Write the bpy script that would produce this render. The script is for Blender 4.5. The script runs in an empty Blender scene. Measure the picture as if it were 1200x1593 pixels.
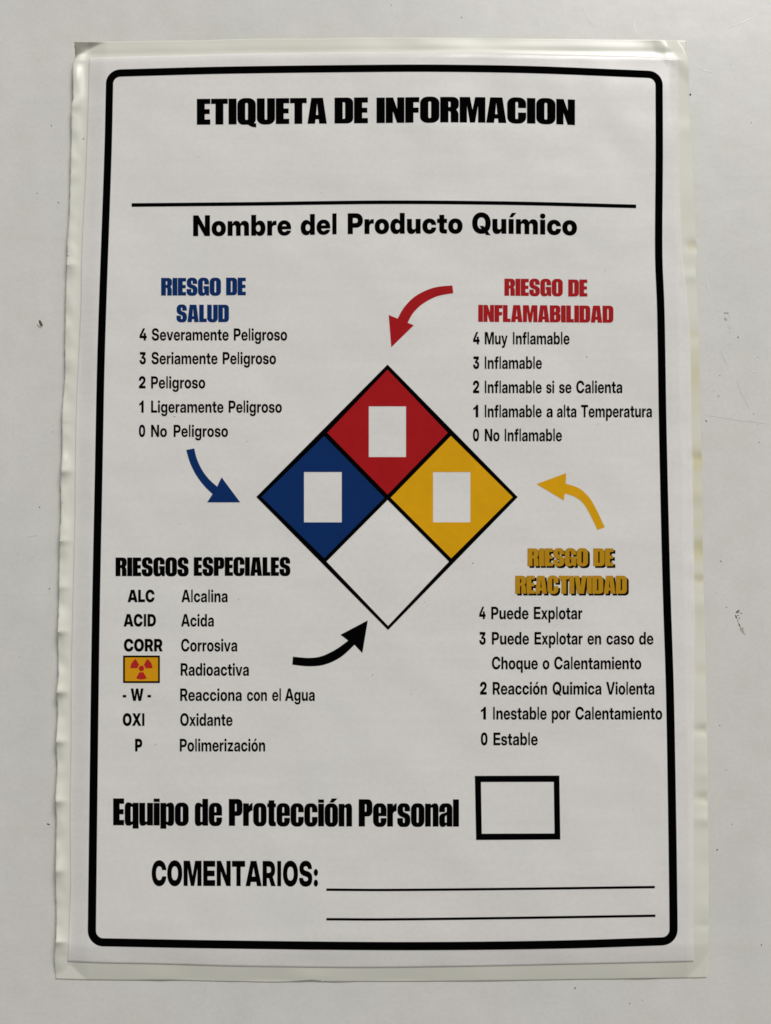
import bpy, bmesh, math, random
from mathutils import Vector, Matrix, noise

scene = bpy.context.scene
COL = scene.collection

# ------------------------------------------------------------------ camera
F_PX, CX, CY = 1250.0, 600.0, 796.5          # focal length and centre on the 1200 x 1593 photograph
TILT = math.radians(2.9)
DIST = 0.206
cam_data = bpy.data.cameras.new('camera')
cam = bpy.data.objects.new('camera', cam_data)
COL.objects.link(cam)
CAM_LOC = Vector((0.0, -DIST * math.sin(TILT), DIST * math.cos(TILT)))
cam.location = CAM_LOC
cam.rotation_euler = (TILT, 0.0, 0.0)
cam_data.sensor_fit = 'VERTICAL'
cam_data.sensor_height = 24.0
cam_data.lens = F_PX / 1593.0 * 24.0
cam_data.clip_start = 0.005
cam_data.clip_end = 20.0
scene.camera = cam

# ------------------------------------------------------------------ light
world = bpy.data.worlds.new('World')
scene.world = world
world.use_nodes = True
wbg = world.node_tree.nodes['Background']
wbg.inputs['Color'].default_value = (1.0, 0.985, 0.95, 1)
wbg.inputs['Strength'].default_value = 0.22

def area_light(name, loc, target, size, energy, color):
    ld = bpy.data.lights.new(name, 'AREA')
    ld.shape = 'SQUARE'
    ld.size = size
    ld.energy = energy
    ld.color = color
    ob = bpy.data.objects.new(name, ld)
    COL.objects.link(ob)
    ob.location = loc
    ob.rotation_euler = (Vector(target) - Vector(loc)).to_track_quat('-Z', 'Y').to_euler()
    return ob

area_light('window_light', (1.0, 2.3, 1.8), (0, 0, 0), 1.1, 90.0, (1.0, 0.99, 0.965))

scene.view_settings.view_transform = 'Standard'
scene.view_settings.look = 'None'
scene.view_settings.exposure = 0.0
scene.view_settings.gamma = 1.0
scene.view_settings.use_curve_mapping = False
scene.cycles.use_denoising = True
scene.cycles.filter_width = 1.6
scene.cycles.max_bounces = 6

# ------------------------------------------------------------------ helpers
RX = Matrix.Rotation(TILT, 3, 'X')
MM = 0.001

def at(px, py, zmm=0.0):
    """point on the level surface zmm above the table that the photo shows at this place"""
    d = RX @ Vector(((px - CX) / F_PX, -(py - CY) / F_PX, -1.0))
    t = (zmm * MM - CAM_LOC.z) / d.z
    return CAM_LOC + d * t

def interp(pts, v):
    """smooth curve through (parameter, value) pairs"""
    n = len(pts)
    if v <= pts[0][0]: i = 0
    elif v >= pts[-1][0]: i = n - 2
    else:
        i = 0
        while pts[i + 1][0] < v: i += 1
    (a, p1), (b, p2) = pts[i], pts[i + 1]
    t = (v - a) / (b - a)
    if t < 0 or t > 1:
        return p1 + (p2 - p1) * t
    def slope(k):
        if k == 0: return (pts[1][1] - pts[0][1]) / (pts[1][0] - pts[0][0])
        if k == n - 1: return (pts[-1][1] - pts[-2][1]) / (pts[-1][0] - pts[-2][0])
        return (pts[k + 1][1] - pts[k - 1][1]) / (pts[k + 1][0] - pts[k - 1][0])
    m1, m2 = slope(i) * (b - a), slope(i + 1) * (b - a)
    t2, t3 = t * t, t * t * t
    return (2*t3 - 3*t2 + 1)*p1 + (t3 - 2*t2 + t)*m1 + (-2*t3 + 3*t2)*p2 + (t3 - t2)*m2

def sm(t):
    t = max(0.0, min(1.0, t))
    return t * t * (3 - 2 * t)

def link(name, me, mats, parent=None):
    ob = bpy.data.objects.new(name, me)
    COL.objects.link(ob)
    for m in (mats if isinstance(mats, (list, tuple)) else [mats]):
        me.materials.append(m)
    if parent is not None:
        ob.parent = parent
    return ob

def filled(contours):
    """triangles filling closed outlines (with holes) given in photo coordinates"""
    cu = bpy.data.curves.new('outline', 'CURVE')
    cu.dimensions = '2D'
    cu.fill_mode = 'BOTH'
    for c in contours:
        sp = cu.splines.new('POLY')
        sp.points.add(len(c) - 1)
        for p, (x, y) in zip(sp.points, c):
            p.co = (x, -y, 0, 1)
        sp.use_cyclic_u = True
    ob = bpy.data.objects.new('outline', cu)
    COL.objects.link(ob)
    dg = bpy.context.evaluated_depsgraph_get()
    me = ob.evaluated_get(dg).to_mesh()
    vs = [(v.co.x, -v.co.y) for v in me.vertices]
    fs = [tuple(p.vertices) for p in me.polygons]
    ob.evaluated_get(dg).to_mesh_clear()
    bpy.data.objects.remove(ob)
    bpy.data.curves.remove(cu)
    return vs, fs

def print_mesh(name, contours, mat, parent, lift, groups=None):
    """ink lying on the face sheet; lift = mm above the sheet"""
    vs, fs = [], []
    for g in (groups or [contours]):
        v, f = filled(g)
        o = len(vs)
        vs += v
        fs += [tuple(i + o for i in t) for t in f]
    me = bpy.data.meshes.new(name)
    me.from_pydata([at(x, y, PLATEAU + SHEET + lift) for x, y in vs], [], fs)
    bm = bmesh.new()
    bm.from_mesh(me)
    bmesh.ops.recalc_face_normals(bm, faces=bm.faces)
    for f in bm.faces:
        if f.normal.z < 0: f.normal_flip()
    bm.to_mesh(me)
    bm.free()
    return link(name, me, mat, parent)

# ------------------------------------------------------------------ materials
def mat_base(name, color, rough, spec=0.5):
    m = bpy.data.materials.new(name)
    m.use_nodes = True
    nt = m.node_tree
    b = nt.nodes['Principled BSDF']
    b.inputs['Base Color'].default_value = (*color, 1)
    b.inputs['Roughness'].default_value = rough
    b.inputs['Specular IOR Level'].default_value = spec
    return m, nt, b

def noise_node(nt, scale, detail=3.0, rough=0.55, stretch=None):
    tc = nt.nodes.new('ShaderNodeTexCoord')
    n = nt.nodes.new('ShaderNodeTexNoise')
    n.inputs['Scale'].default_value = scale
    n.inputs['Detail'].default_value = detail
    n.inputs['Roughness'].default_value = rough
    if stretch:
        mp = nt.nodes.new('ShaderNodeMapping')
        mp.inputs['Scale'].default_value = stretch
        nt.links.new(tc.outputs['Object'], mp.inputs['Vector'])
        nt.links.new(mp.outputs['Vector'], n.inputs['Vector'])
    else:
        nt.links.new(tc.outputs['Object'], n.inputs['Vector'])
    return n

def ramp(nt, src, stops):
    r = nt.nodes.new('ShaderNodeValToRGB')
    el = r.color_ramp.elements
    while len(el) < len(stops): el.new(0.5)
    for e, (p, c) in zip(el, stops):
        e.position = p
        e.color = (*c, 1)
    nt.links.new(src, r.inputs['Fac'])
    return r

def mix(nt, fac, a, b, mode='MIX'):
    n = nt.nodes.new('ShaderNodeMix')
    n.data_type = 'RGBA'
    n.blend_type = mode
    if hasattr(fac, 'is_output'): nt.links.new(fac, n.inputs['Factor'])
    else: n.inputs['Factor'].default_value = fac
    for s, k in ((a, 6), (b, 7)):
        if hasattr(s, 'is_output'): nt.links.new(s, n.inputs[k])
        else: n.inputs[k].default_value = (*s, 1)
    return n.outputs[2]

def bump(nt, b, src, strength, dist):
    n = nt.nodes.new('ShaderNodeBump')
    n.inputs['Strength'].default_value = strength
    n.inputs['Distance'].default_value = dist
    nt.links.new(src, n.inputs['Height'])
    nt.links.new(n.outputs['Normal'], b.inputs['Normal'])
    return n

# painted tabletop: off-white enamel, faintly mottled
M_TABLE, nt, b = mat_base('white_enamel', (0.72, 0.715, 0.69), 0.42, 0.4)
n1 = noise_node(nt, 16, 3)
c1 = ramp(nt, n1.outputs['Fac'], [(0.3, (0.70, 0.705, 0.68)), (0.5, (0.72, 0.71, 0.68)), (0.7, (0.735, 0.715, 0.695))])
n2 = noise_node(nt, 130, 4, 0.6)
c2 = ramp(nt, n2.outputs['Fac'], [(0.3, (0.945, 0.945, 0.935)), (0.7, (1, 1, 1))])
cc = mix(nt, 1.0, c1.outputs['Color'], c2.outputs['Color'], 'MULTIPLY')
n3 = noise_node(nt, 60, 2, 0.5, (0.35, 5.0, 1))
c3 = ramp(nt, n3.outputs['Fac'], [(0.62, (1, 1, 1)), (0.8, (0.95, 0.945, 0.93))])
cc = mix(nt, 0.6, cc, c3.outputs['Color'], 'MULTIPLY')
n5 = noise_node(nt, 1100, 2, 0.6)
c5 = ramp(nt, n5.outputs['Fac'], [(0.35, (0.955, 0.955, 0.95)), (0.65, (1, 1, 1))])
cc = mix(nt, 1.0, cc, c5.outputs['Color'], 'MULTIPLY')
n6 = noise_node(nt, 28, 3, 0.55, (3.0, 0.5, 1))  # faint vertical sheen streaks, painted into the base colour
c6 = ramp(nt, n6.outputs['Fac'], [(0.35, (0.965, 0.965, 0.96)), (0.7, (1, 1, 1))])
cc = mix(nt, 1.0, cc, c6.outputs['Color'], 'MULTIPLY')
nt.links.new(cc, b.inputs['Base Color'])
n4 = noise_node(nt, 45, 3)
bump(nt, b, n4.outputs['Fac'], 0.2, 0.0012)

# printed face sheet: white vinyl, light spreads a little inside it
M_SHEET, nt, b = mat_base('white_vinyl', (0.70, 0.68, 0.65), 0.38, 0.35)
n1 = noise_node(nt, 22, 3)
c1 = ramp(nt, n1.outputs['Fac'], [(0.3, (0.885, 0.865, 0.825)), (0.5, (0.90, 0.87, 0.835)), (0.7, (0.915, 0.872, 0.85))])
n2 = noise_node(nt, 70, 3, 0.5, (0.25, 6, 1))
c2 = ramp(nt, n2.outputs['Fac'], [(0.3, (0.975, 0.975, 0.97)), (0.7, (1, 1, 1))])
cc = mix(nt, 1.0, c1.outputs['Color'], c2.outputs['Color'], 'MULTIPLY')
n5 = noise_node(nt, 1000, 2, 0.6)
c5 = ramp(nt, n5.outputs['Fac'], [(0.35, (0.965, 0.965, 0.965)), (0.65, (1, 1, 1))])
cc = mix(nt, 1.0, cc, c5.outputs['Color'], 'MULTIPLY')
nt.links.new(cc, b.inputs['Base Color'])
b.inputs['Subsurface Weight'].default_value = 0.3
b.inputs['Subsurface Radius'].default_value = (1.0, 0.95, 0.9)
b.inputs['Subsurface Scale'].default_value = 0.0009
n4 = noise_node(nt, 28, 2)
bump(nt, b, n4.outputs['Fac'], 0.8, 0.0018)
rr = nt.nodes.new('ShaderNodeMapRange')
rr.inputs['To Min'].default_value = 0.22
rr.inputs['To Max'].default_value = 0.42
nt.links.new(n2.outputs['Fac'], rr.inputs['Value'])
nt.links.new(rr.outputs['Result'], b.inputs['Roughness'])

# release paper under it: waxy, greenish, with stains kept in a colour attribute
M_LINER, nt, b = mat_base('release_paper', (0.72, 0.72, 0.65), 0.32, 0.42)
n1 = noise_node(nt, 60, 3)
c1 = ramp(nt, n1.outputs['Fac'], [(0.3, (0.685, 0.68, 0.60)), (0.7, (0.715, 0.71, 0.64))])
at_n = nt.nodes.new('ShaderNodeAttribute')
at_n.attribute_name = 'stain'
cc = mix(nt, at_n.outputs['Fac'], c1.outputs['Color'], (0.60, 0.56, 0.38))
nt.links.new(cc, b.inputs['Base Color'])
def ink(name, color, rough=0.38, spec=0.08):
    m, nt, b = mat_base(name, color, rough, spec)
    n = noise_node(nt, 260, 3, 0.6)
    lo = tuple(c * 0.95 for c in color)
    hi = tuple(min(1, c * 1.04) for c in color)
    r = ramp(nt, n.outputs['Fac'], [(0.3, lo), (0.7, hi)])
    nt.links.new(r.outputs['Color'], b.inputs['Base Color'])
    return m

M_BLACK = ink('black_ink', (0.0015, 0.0015, 0.0015), 0.8, 0.0)
M_RED = ink('red_ink', (0.37, 0.009, 0.012))
M_BLUE = ink('blue_ink', (0.004, 0.027, 0.125))
M_YELLOW = ink('yellow_ink', (0.70, 0.355, 0.006))
M_GOLD = ink('gold_ink', (0.47, 0.245, 0.012))
M_ORANGE = ink('orange_ink', (0.66, 0.31, 0.008))
M_RED2 = ink('crimson_ink', (0.44, 0.02, 0.02))
M_DIRT, _, _ = mat_base('dark_grime', (0.10, 0.09, 0.075), 0.9, 0.1)
M_SMUDGE, _, _ = mat_base('grey_smudge', (0.40, 0.39, 0.34), 0.9, 0.1)
M_SMUDGE2, _, _ = mat_base('faint_smudge', (0.655, 0.65, 0.62), 0.8, 0.2)
M_PALE, _, _ = mat_base('bare_white_and_highlight', (0.86, 0.86, 0.83), 0.4, 0.4)  # scratches and torn specks, also the painted highlight on the chip

# ------------------------------------------------------------------ outline of the label in the photo
LINER_L = [(65,115.5),(85,117),(100,113.5),(150,114),(165,112),(240,110.5),(334,108),(380,105),(412,104),(460,102.5),(540,101.3),
           (587,101),(645,97),(703,97),(746,94.5),(804,95),(841,93),(909,92),(959,91),(983,90),(1052,91),(1077,88.5),(1108,90),
           (1154,87.5),(1197,89),(1246,86.5),(1277,88),(1356,86.5),(1430,88),(1480,86),(1488,84.5),(1513,86),(1523,87)]
LINER_R = [(63,1068),(81,1068),(95,1071),(173,1073),(195,1075),(223,1078),(300,1080),(367,1083),(388,1085.5),(419,1083),(462,1085),(504,1087),
           (660,1089.5),(713,1092.5),(771,1092.5),(808,1093.5),(879,1094),(950,1096),(1080,1099),(1133,1100),(1212,1101.5),
           (1291,1102),(1370,1103),(1449,1102.5),(1521,1100)]
LINER_T = [(115.5,65),(150,65),(200,64.5),(250,63.5),(300,63),(400,60),(500,60),(550,58.5),(600,58.5),(720,58.5),(850,60),(950,61),(1040,62),(1068,63)]
LINER_B = [(87,1523),(100,1523.5),(200,1525),(255,1524.5),(340,1526.5),(440,1528),(470,1526),(490,1525),(502,1527),(580,1527),(700,1526.5),
           (900,1524),(1000,1522.5),(1100,1521)]
SHEET_L = [(90,139),(150,137.5),(240,134.5),(334,130),(400,127),(470,126),(540,123),(645,118.5),(746,117),(804,116.5),(909,114),
           (959,112.7),(1077,110.5),(1154,110.5),(1246,109),(1380,109.5),(1430,108),(1496,105.5)]
SHEET_R = [(91,1055),(240,1056),(370,1060),(470,1069),(560,1074.5),(680,1075.5),(800,1078),(880,1079.5),(950,1080),(1080,1080),(1200,1079),
           (1300,1078.5),(1450,1078.5),(1496,1079.5)]
SHEET_T = [(139,90),(160,89),(280,86),(400,83),(600,81),(700,81),(850,84),(1000,88),(1055,91)]
SHEET_B = [(105.5,1496),(150,1498),(250,1500),(350,1503),(450,1504.5),(560,1505.5),(700,1504),(900,1500),(1079.5,1496)]

PLATEAU, SHEET = 1.5, 0.12        # mm: height of the bulged label above the table, thickness of the face sheet
TIPS = [(165,.25),(412,.35),(560,.15),(655,.25),(733,.8),(842,.8),(914,.5),(983,.75),(1077,.95),(1154,.9),(1247,.9),(1356,.6),(1466,.85),(1523,.2)]

def left_wave(y):
    v = 0.0
    for tip, amp in TIPS:
        d = y - tip
        if -60 < d <= 0:
            v += amp * (1 + d / 60.0) ** 2.2
        elif 0 < d < 60:
            v += amp * math.exp(-d / 8.0)
    return v

DENTS = [(383,9,-.5),(200,14,.25),(300,30,.2),(430,10,.35),(520,16,-.25),(713,9,-.45),(770,14,.3),(855,16,-.5),(903,7,-.3),(940,14,.3),(1045,12,-.2),(1136,7,-.6),
         (1175,18,.25),(1242,8,-.6),(1205,12,.3),(1275,10,.45),(1345,16,-.2),(1410,16,.25),(1440,6,-.2)]
TOP_DENTS = [(255,40,.12),(330,30,-.1),(600,34,-.22),(650,22,.15),(745,40,-.28),(900,40,.12)]
BOT_DENTS = [(250,26,.25),(300,20,-.1),(420,40,-.12),(478,16,.4),(520,22,.15),(620,40,-.1),(760,40,.12),(1000,26,.2)]

def height(x, y):
    """height of the release paper above the table in mm"""
    dL, dR = x - interp(LINER_L, y), interp(LINER_R, y) - x
    dT, dB = y - interp(LINER_T, x), interp(LINER_B, x) - y
    h = PLATEAU
    h -= 1.12 * max(0.0, (32 - dR) / 32) ** 1.15
    h -= 0.42 * sm((31 - dT) / 13) + 0.16 * sm((14 - dT) / 14)
    h -= 1.36 * max(0.0, (53 - dB) / 53) ** 1.25
    h -= 0.7 * sm((54 - dL) / 34)
    w = sm((25 - dL) / 25)
    h += w * (0.50 + 1.5 * left_wave(y) + 0.42 * noise.noise(Vector((x * 0.05, y * 0.045, 1.7))) + 0.55 * math.exp(-((y - 110) / 60) ** 2))
    w = sm((34 - dR) / 30)
    for c, s, a in DENTS:
        h += w * a * 0.8 * math.exp(-((y - c) / s) ** 2)
    w = sm((27 - dT) / 25)
    for c, s, a in TOP_DENTS:
        h += w * a * math.exp(-((x - c) / s) ** 2)
    w = sm((30 - dB) / 28)
    for c, s, a in BOT_DENTS:
        h += w * a * math.exp(-((x - c) / s) ** 2)
    # lifted top corners
    u = (x - 115) * 0.45 + (y - 65)
    h += 3.0 * max(0.0, (23 - u) / 23) ** 1.35
    u = (1068 - x) + (y - 63)
    h += 0.45 * sm((70 - u) / 34) - 0.8 * sm((40 - u) / 34) + 0.5 * sm((11 - u) / 11)
    return max(h, 0.14)

def coons(Lc, Rc, Tc, Bc, s, t):
    y0, y1 = Lc[0][0], Lc[-1][0]
    r0, r1 = Rc[0][0], Rc[-1][0]
    x0, x1 = Tc[0][0], Tc[-1][0]
    b0, b1 = Bc[0][0], Bc[-1][0]
    L = (interp(Lc, y0 + (y1 - y0) * t), y0 + (y1 - y0) * t)
    R = (interp(Rc, r0 + (r1 - r0) * t), r0 + (r1 - r0) * t)
    T = (x0 + (x1 - x0) * s, interp(Tc, x0 + (x1 - x0) * s))
    B = (b0 + (b1 - b0) * s, interp(Bc, b0 + (b1 - b0) * s))
    c00, c10 = (Tc[0][0], Tc[0][1]), (Tc[-1][0], Tc[-1][1])
    c01, c11 = (Bc[0][0], Bc[0][1]), (Bc[-1][0], Bc[-1][1])
    return tuple((1-s)*L[k] + s*R[k] + (1-t)*T[k] + t*B[k]
                 - ((1-s)*(1-t)*c00[k] + s*(1-t)*c10[k] + (1-s)*t*c01[k] + s*t*c11[k]) for k in (0, 1))

def graded(n_edge, edge, n_mid):
    a = [edge * i / n_edge for i in range(n_edge)]
    m = [edge + (1 - 2 * edge) * i / n_mid for i in range(n_mid)]
    z = [1 - edge + edge * i / n_edge for i in range(n_edge + 1)]
    return a + m + z

def sheet_mesh(name, curves, zfun, thick, S, T, wobble=0.0):
    W, H = len(S), len(T)
    pts = []
    for j, t in enumerate(T):
        for i, s in enumerate(S):
            x, y = coons(*curves, s, t)
            if wobble:
                n = noise.noise(Vector((x * 0.11, y * 0.11, 3.1))) + 0.6 * noise.noise(Vector((x * 0.31, y * 0.31, 7.7)))
                if i == 0: x += n * wobble
                if i == W - 1: x += n * wobble * 0.5
                if j == 0: y += n * wobble * 0.3
                if j == H - 1: y += n * wobble * 0.6
            pts.append((x, y, zfun(x, y)))
    co = [at(*p) for p in pts]
    co += [at(x, y, max(z - thick, 0.01)) for x, y, z in pts]
    N = W * H
    fs = []
    for j in range(H - 1):
        for i in range(W - 1):
            a = j * W + i
            fs.append((a, a + W, a + W + 1, a + 1))
            fs.append((a + N, a + 1 + N, a + W + 1 + N, a + W + N))
    rim = [i for i in range(W)] + [j * W + W - 1 for j in range(1, H)] + [(H - 1) * W + i for i in range(W - 2, -1, -1)] + [j * W for j in range(H - 2, 0, -1)]
    for k in range(len(rim)):
        a, b_ = rim[k], rim[(k + 1) % len(rim)]
        fs.append((a, b_, b_ + N, a + N))
    me = bpy.data.meshes.new(name)
    me.from_pydata(co, [], fs)
    for p in me.polygons[:2 * (W - 1) * (H - 1)]:
        p.use_smooth = True
    return me, pts + pts

random.seed(4)
def blob(x, y, r, n=7, sx=1.0, sy=1.0, rot=0.0, jag=0.35):
    out = []
    for k in range(n):
        a = 2 * math.pi * k / n
        q = r * (1 + random.uniform(-jag, jag))
        u, v = q * sx * math.cos(a), q * sy * math.sin(a)
        out.append((x + u * math.cos(rot) - v * math.sin(rot), y + u * math.sin(rot) + v * math.cos(rot)))
    return out

def add_marks(me, marks, zmm, first_slot):
    """flat specks joined into a mesh: marks = (outline, slot)"""
    bm = bmesh.new()
    bm.from_mesh(me)
    for outline, slot in marks:
        vs = [bm.verts.new(at(x, y, zmm(x, y) if callable(zmm) else zmm)) for x, y in outline]
        f = bm.faces.new(vs)
        f.normal_update()
        if f.normal.z < 0: f.normal_flip()
        f.material_index = slot
    bm.to_mesh(me)
    bm.free()

# ------------------------------------------------------------------ the surface it lies on
me = bpy.data.meshes.new('tabletop')
bm = bmesh.new()
bmesh.ops.create_cube(bm, size=1.0)
bmesh.ops.scale(bm, vec=(0.9, 0.9, 0.02), verts=bm.verts)
bmesh.ops.translate(bm, vec=(0, 0, -0.01), verts=bm.verts)
bm.to_mesh(me)
bm.free()
marks = []
for x, y, r in [(80,196,1.6),(58,301,1.2),(91,315,1.3),(718,27,1.3),(1074,147,2.0),(1169,191,1.2),(609,8,1.4),(82,672,1.1),(62,789,1.4),
                (1148.5,525,1.7),(1099,655,1.9),(1181.5,688,1.3),(1121.5,873,1.9),(1114,922,1.2),(1130,945,1.3),(1120,1129,1.4),(1130,1198,1.2),
                (1116,1322,1.5),(1185,1470,1.5),(1139,1282,1.0),(895,1537,1.6),(77,916,1.3),(1120,584,1.1),(1111,608,.9),(1179,556,1.0),
                (1128,487,1.8),(1095,940,.9),(28,862,.9),(30,1022,.8),(1173,644,1.3),(1137,100,.8),(980,1561,1.2),(1000,1557,.9)]:
    marks.append((blob(x, y, r * 0.72, 6, 1, random.uniform(0.6, 1.2), random.uniform(0, 3)), 1))
marks.append((blob(75, 1282, 2.2, 7, 1.3, 0.55, 0.5), 1))
# chipped spot left of the label, its highlight painted as a pale sliver
marks += [([(60,499),(63,498),(66,503),(67,507),(64,508),(61,504)], 1), ([(57,503),(60,505),(64,509),(66,508),(63,511),(59,508)], 2),
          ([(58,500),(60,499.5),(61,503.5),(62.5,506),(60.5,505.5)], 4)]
# scuff right of the label
marks += [([(1144.5,953),(1146,951),(1151,948),(1150,951),(1147,953.5)], 1), ([(1147,953.6),(1152,951),(1151,953),(1148,954.4)], 2),
          ([(1152,953),(1155.5,954),(1153.5,955)], 1), ([(1144,956),(1145.5,957),(1147,961),(1146,962.5),(1144.4,960)], 1),
          ([(1147,957),(1150,957.2),(1149,958.4),(1147.4,958.2)], 1), ([(1149,961),(1152,960.5),(1150.6,962.4)], 1),
          ([(1147,963),(1148.6,963),(1149.4,969),(1148,968)], 2), ([(1148.6,969.5),(1150.4,970),(1152.6,975.4),(1150.8,975)], 1),
          ([(1151,976),(1153,977),(1156.6,976),(1157,981),(1159.5,988),(1155,984),(1152,980)], 2), ([(1151.5,976.5),(1154,977),(1156,976.6),(1153.4,979)], 1)]
# smudges upper right
for x, y, r, sl in [(1131.5,487,1.8,2),(1128.5,497,2.2,2),(1135,492,1.4,3),(1136.5,508,3.0,3),(1136,515,2.0,3),(1136,535,1.8,3),(1118,616,1.2,2),(1111,609,1.0,3),
                    (1113,637,1.2,3),(1169,655,2.4,3),(1180,660,1.5,3),(1105,575,2,3),(48,868,3,3),(52,866,2,3),(78,924,1.6,3),(20,877,1.6,3)]:
    marks.append((blob(x, y, r, 8, 1.2, 0.8, random.uniform(0, 3), 0.5), sl))
# pale scratches
def scratch(p, q, w):
    dx, dy = q[0] - p[0], q[1] - p[1]
    l = math.hypot(dx, dy)
    nx, ny = -dy / l * w / 2, dx / l * w / 2
    m = ((p[0] + q[0]) / 2 + nx * 1.2, (p[1] + q[1]) / 2 + ny * 1.2)
    return [p, (m[0] + nx, m[1] + ny), q, (m[0] - nx, m[1] - ny)]
for p, q, w, sl in [((1096,420),(1110,471),1.3,4),((1121,545),(1133,570),1.0,3),((1145,590),(1168,640),1.4,3),((1092,645),(1200,660),1.3,3),
                    ((1168,575),(1176,580),1.6,4),((1085,105),(1110,113),1.4,4),((1130,45),(1190,18),1.6,4),((985,20),(992,60),1.4,4),((1160,230),(1190,215),1.2,4),
                    ((905,10),(925,44),1.2,4),((40,835),(62,832),1.2,3)]:
    marks.append((scratch(p, q, w), sl))
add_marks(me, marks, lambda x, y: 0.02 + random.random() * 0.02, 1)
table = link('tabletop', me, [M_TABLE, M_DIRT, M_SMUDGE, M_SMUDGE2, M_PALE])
table['kind'] = 'structure'
table['label'] = 'off-white enamelled surface with small chips and specks'

# ------------------------------------------------------------------ the label
root = bpy.data.objects.new('hazard_label', None)
COL.objects.link(root)
root.empty_display_size = 0.02
root['label'] = 'white chemical hazard label with black border and coloured diamond, lying on its wavy release paper'
root['category'] = 'label'

def part(name, label=None):
    return name

S1 = graded(26, 0.055, 50)
T1 = graded(34, 0.045, 400)
me, pts = sheet_mesh('release_paper', (LINER_L, LINER_R, LINER_T, LINER_B), height, 0.10, S1, T1, 0.9)
stain = me.attributes.new('stain', 'FLOAT', 'POINT')
YELLOW_BANDS = [(520,8,.5),(545,14,.35),(575,26,.5),(600,30,.4),(640,20,.25),(718,12,.85),(705,30,.45),(770,30,.55),(815,12,.4),(860,20,.8),(848,10,.5),(900,9,.7),(960,40,.25),(383,9,.5),(1045,10,.3),(1136,8,.25),(1242,8,.25)]
for k, (x, y, z) in enumerate(pts):
    dR = interp(LINER_R, y) - x
    v = 0.0
    if dR < 22:
        e = sum(a * math.exp(-((y - c) / s) ** 2) for c, s, a in YELLOW_BANDS)
        v = min(1.0, e) * sm((17 - dR + 2 * noise.noise(Vector((x * .2, y * .2, 0)))) / 5)
    stain.data[k].value = v
paper = link('release_paper', me, [M_LINER, M_DIRT, M_PALE], root)
paper['label'] = 'greenish waxy backing paper with wavy torn edges'
mk = []
for x, y, r in [(130,216,1.4),(118,784,1.2),(97,782,1.0),(106,398,1.1),(101.5,572,.9),(101,588,.8)]:
    mk.append((blob(x, y, r * .8, 6), 1))
for x, y, r in [(105.5,411,1.6),(94.5,841,1.2),(116,158,1.8),(113.5,180,1.0),(91.5,982,1.3),(89.5,1076.5,1.2),(88.6,1153.5,1.1),(87.6,1246,1.1),(332,1525.5,.9),(502,1526,1.2)]:
    mk.append((blob(x, y, r * .8, 6), 2))
add_marks(me, mk, lambda x, y: height(x, y) + 0.06, 1)

S2 = graded(18, 0.035, 40)
T2 = graded(14, 0.03, 160)
me, pts = sheet_mesh('face_sheet', (SHEET_L, SHEET_R, SHEET_T, SHEET_B), lambda x, y: height(x, y) + SHEET, 0.11, S2, T2, 0.0)
face = link('face_sheet', me, [M_SHEET, M_DIRT, M_SMUDGE2], root)
face['label'] = 'white printed vinyl face of the label'
mk = []
for x, y, r in [(272,648,1.3),(371,932,1.0),(580,1050,1.2),(242,1158,1.0),(736,876,1.3),(913,555,1.2),(384,687,.9),(309,244,1.0),(942,421,.9),(986,1260,.9),(925,650,.9),(661,937,.8)]:
    mk.append((blob(x, y, r * .75, 6), 1))
for x, y, r in [(280,815,1.4),(375,1150,1.2),(640,1080,1.3),(930,660,1.4),(500,300,1.2),(660,1230,1.0)]:
    mk.append((blob(x, y, r, 7, 1.5, .6, random.uniform(0, 3)), 2))
add_marks(me, mk, lambda x, y: height(x, y) + SHEET + 0.015, 1)

# ------------------------------------------------------------------ strokes
def ribbon(pts, w0, w1=None, closed=False):
    """outline(s) of a band of given width along a polyline"""
    w1 = w0 if w1 is None else w1
    n = len(pts)
    a, b_ = [], []
    for k in range(n):
        p = pts[k - 1] if (k or closed) else pts[0]
        q = pts[(k + 1) % n] if (k < n - 1 or closed) else pts[-1]
        dx, dy = q[0] - p[0], q[1] - p[1]
        l = math.hypot(dx, dy) or 1
        w = w0 + (w1 - w0) * k / max(1, n - 1) if not callable(w0) else w0(pts[k])
        a.append((pts[k][0] - dy / l * w / 2, pts[k][1] + dx / l * w / 2))
        b_.append((pts[k][0] + dy / l * w / 2, pts[k][1] - dx / l * w / 2))
    return [a, b_] if closed else [a + b_[::-1]]

def arc(cx, cy, r, a0, a1, n=8):
    return [(cx + r * math.cos(math.radians(a0 + (a1 - a0) * k / n)), cy + r * math.sin(math.radians(a0 + (a1 - a0) * k / n))) for k in range(n + 1)]

B_L = [(140,170.5),(240,168.2),(540,157.9),(751,153.5),(959,149.4),(1171,146.5),(1379,144),(1447,143.2)]
B_R = [(133,1025.7),(240,1026),(398,1025.1),(477,1028.2),(660,1031.3),(818,1034.8),(924,1037.6),(1080,1042.6),(1291,1046.3),(1423,1048),(1448,1048.2)]
B_T = [(190,113.4),(350,109.2),(600,106.2),(700,106.2),(830,108.4),(997,115),(1010,115.6)]
B_B = [(165,1466),(330,1469),(580,1471.7),(750,1471.2),(900,1468.7),(1015,1465.0),(1030,1464.5)]
R_ = 17
path = []
xs = [190 + (1007 - 190) * k / 40 for k in range(41)]
path += [(x, interp(B_T, x)) for x in xs]
path += arc(1025.7 - R_, 115.6 + R_, R_, -85, -5)
ys = [136 + (1444 - 136) * k / 60 for k in range(61)]
path += [(interp(B_R, y), y) for y in ys]
path += arc(1048.1 - R_ - 1, 1464.4 - R_ - 1, R_ + 1, 5, 85)
path += [(x, interp(B_B, x)) for x in [1028 - (1028 - 163) * k / 40 for k in range(41)]]
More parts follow.
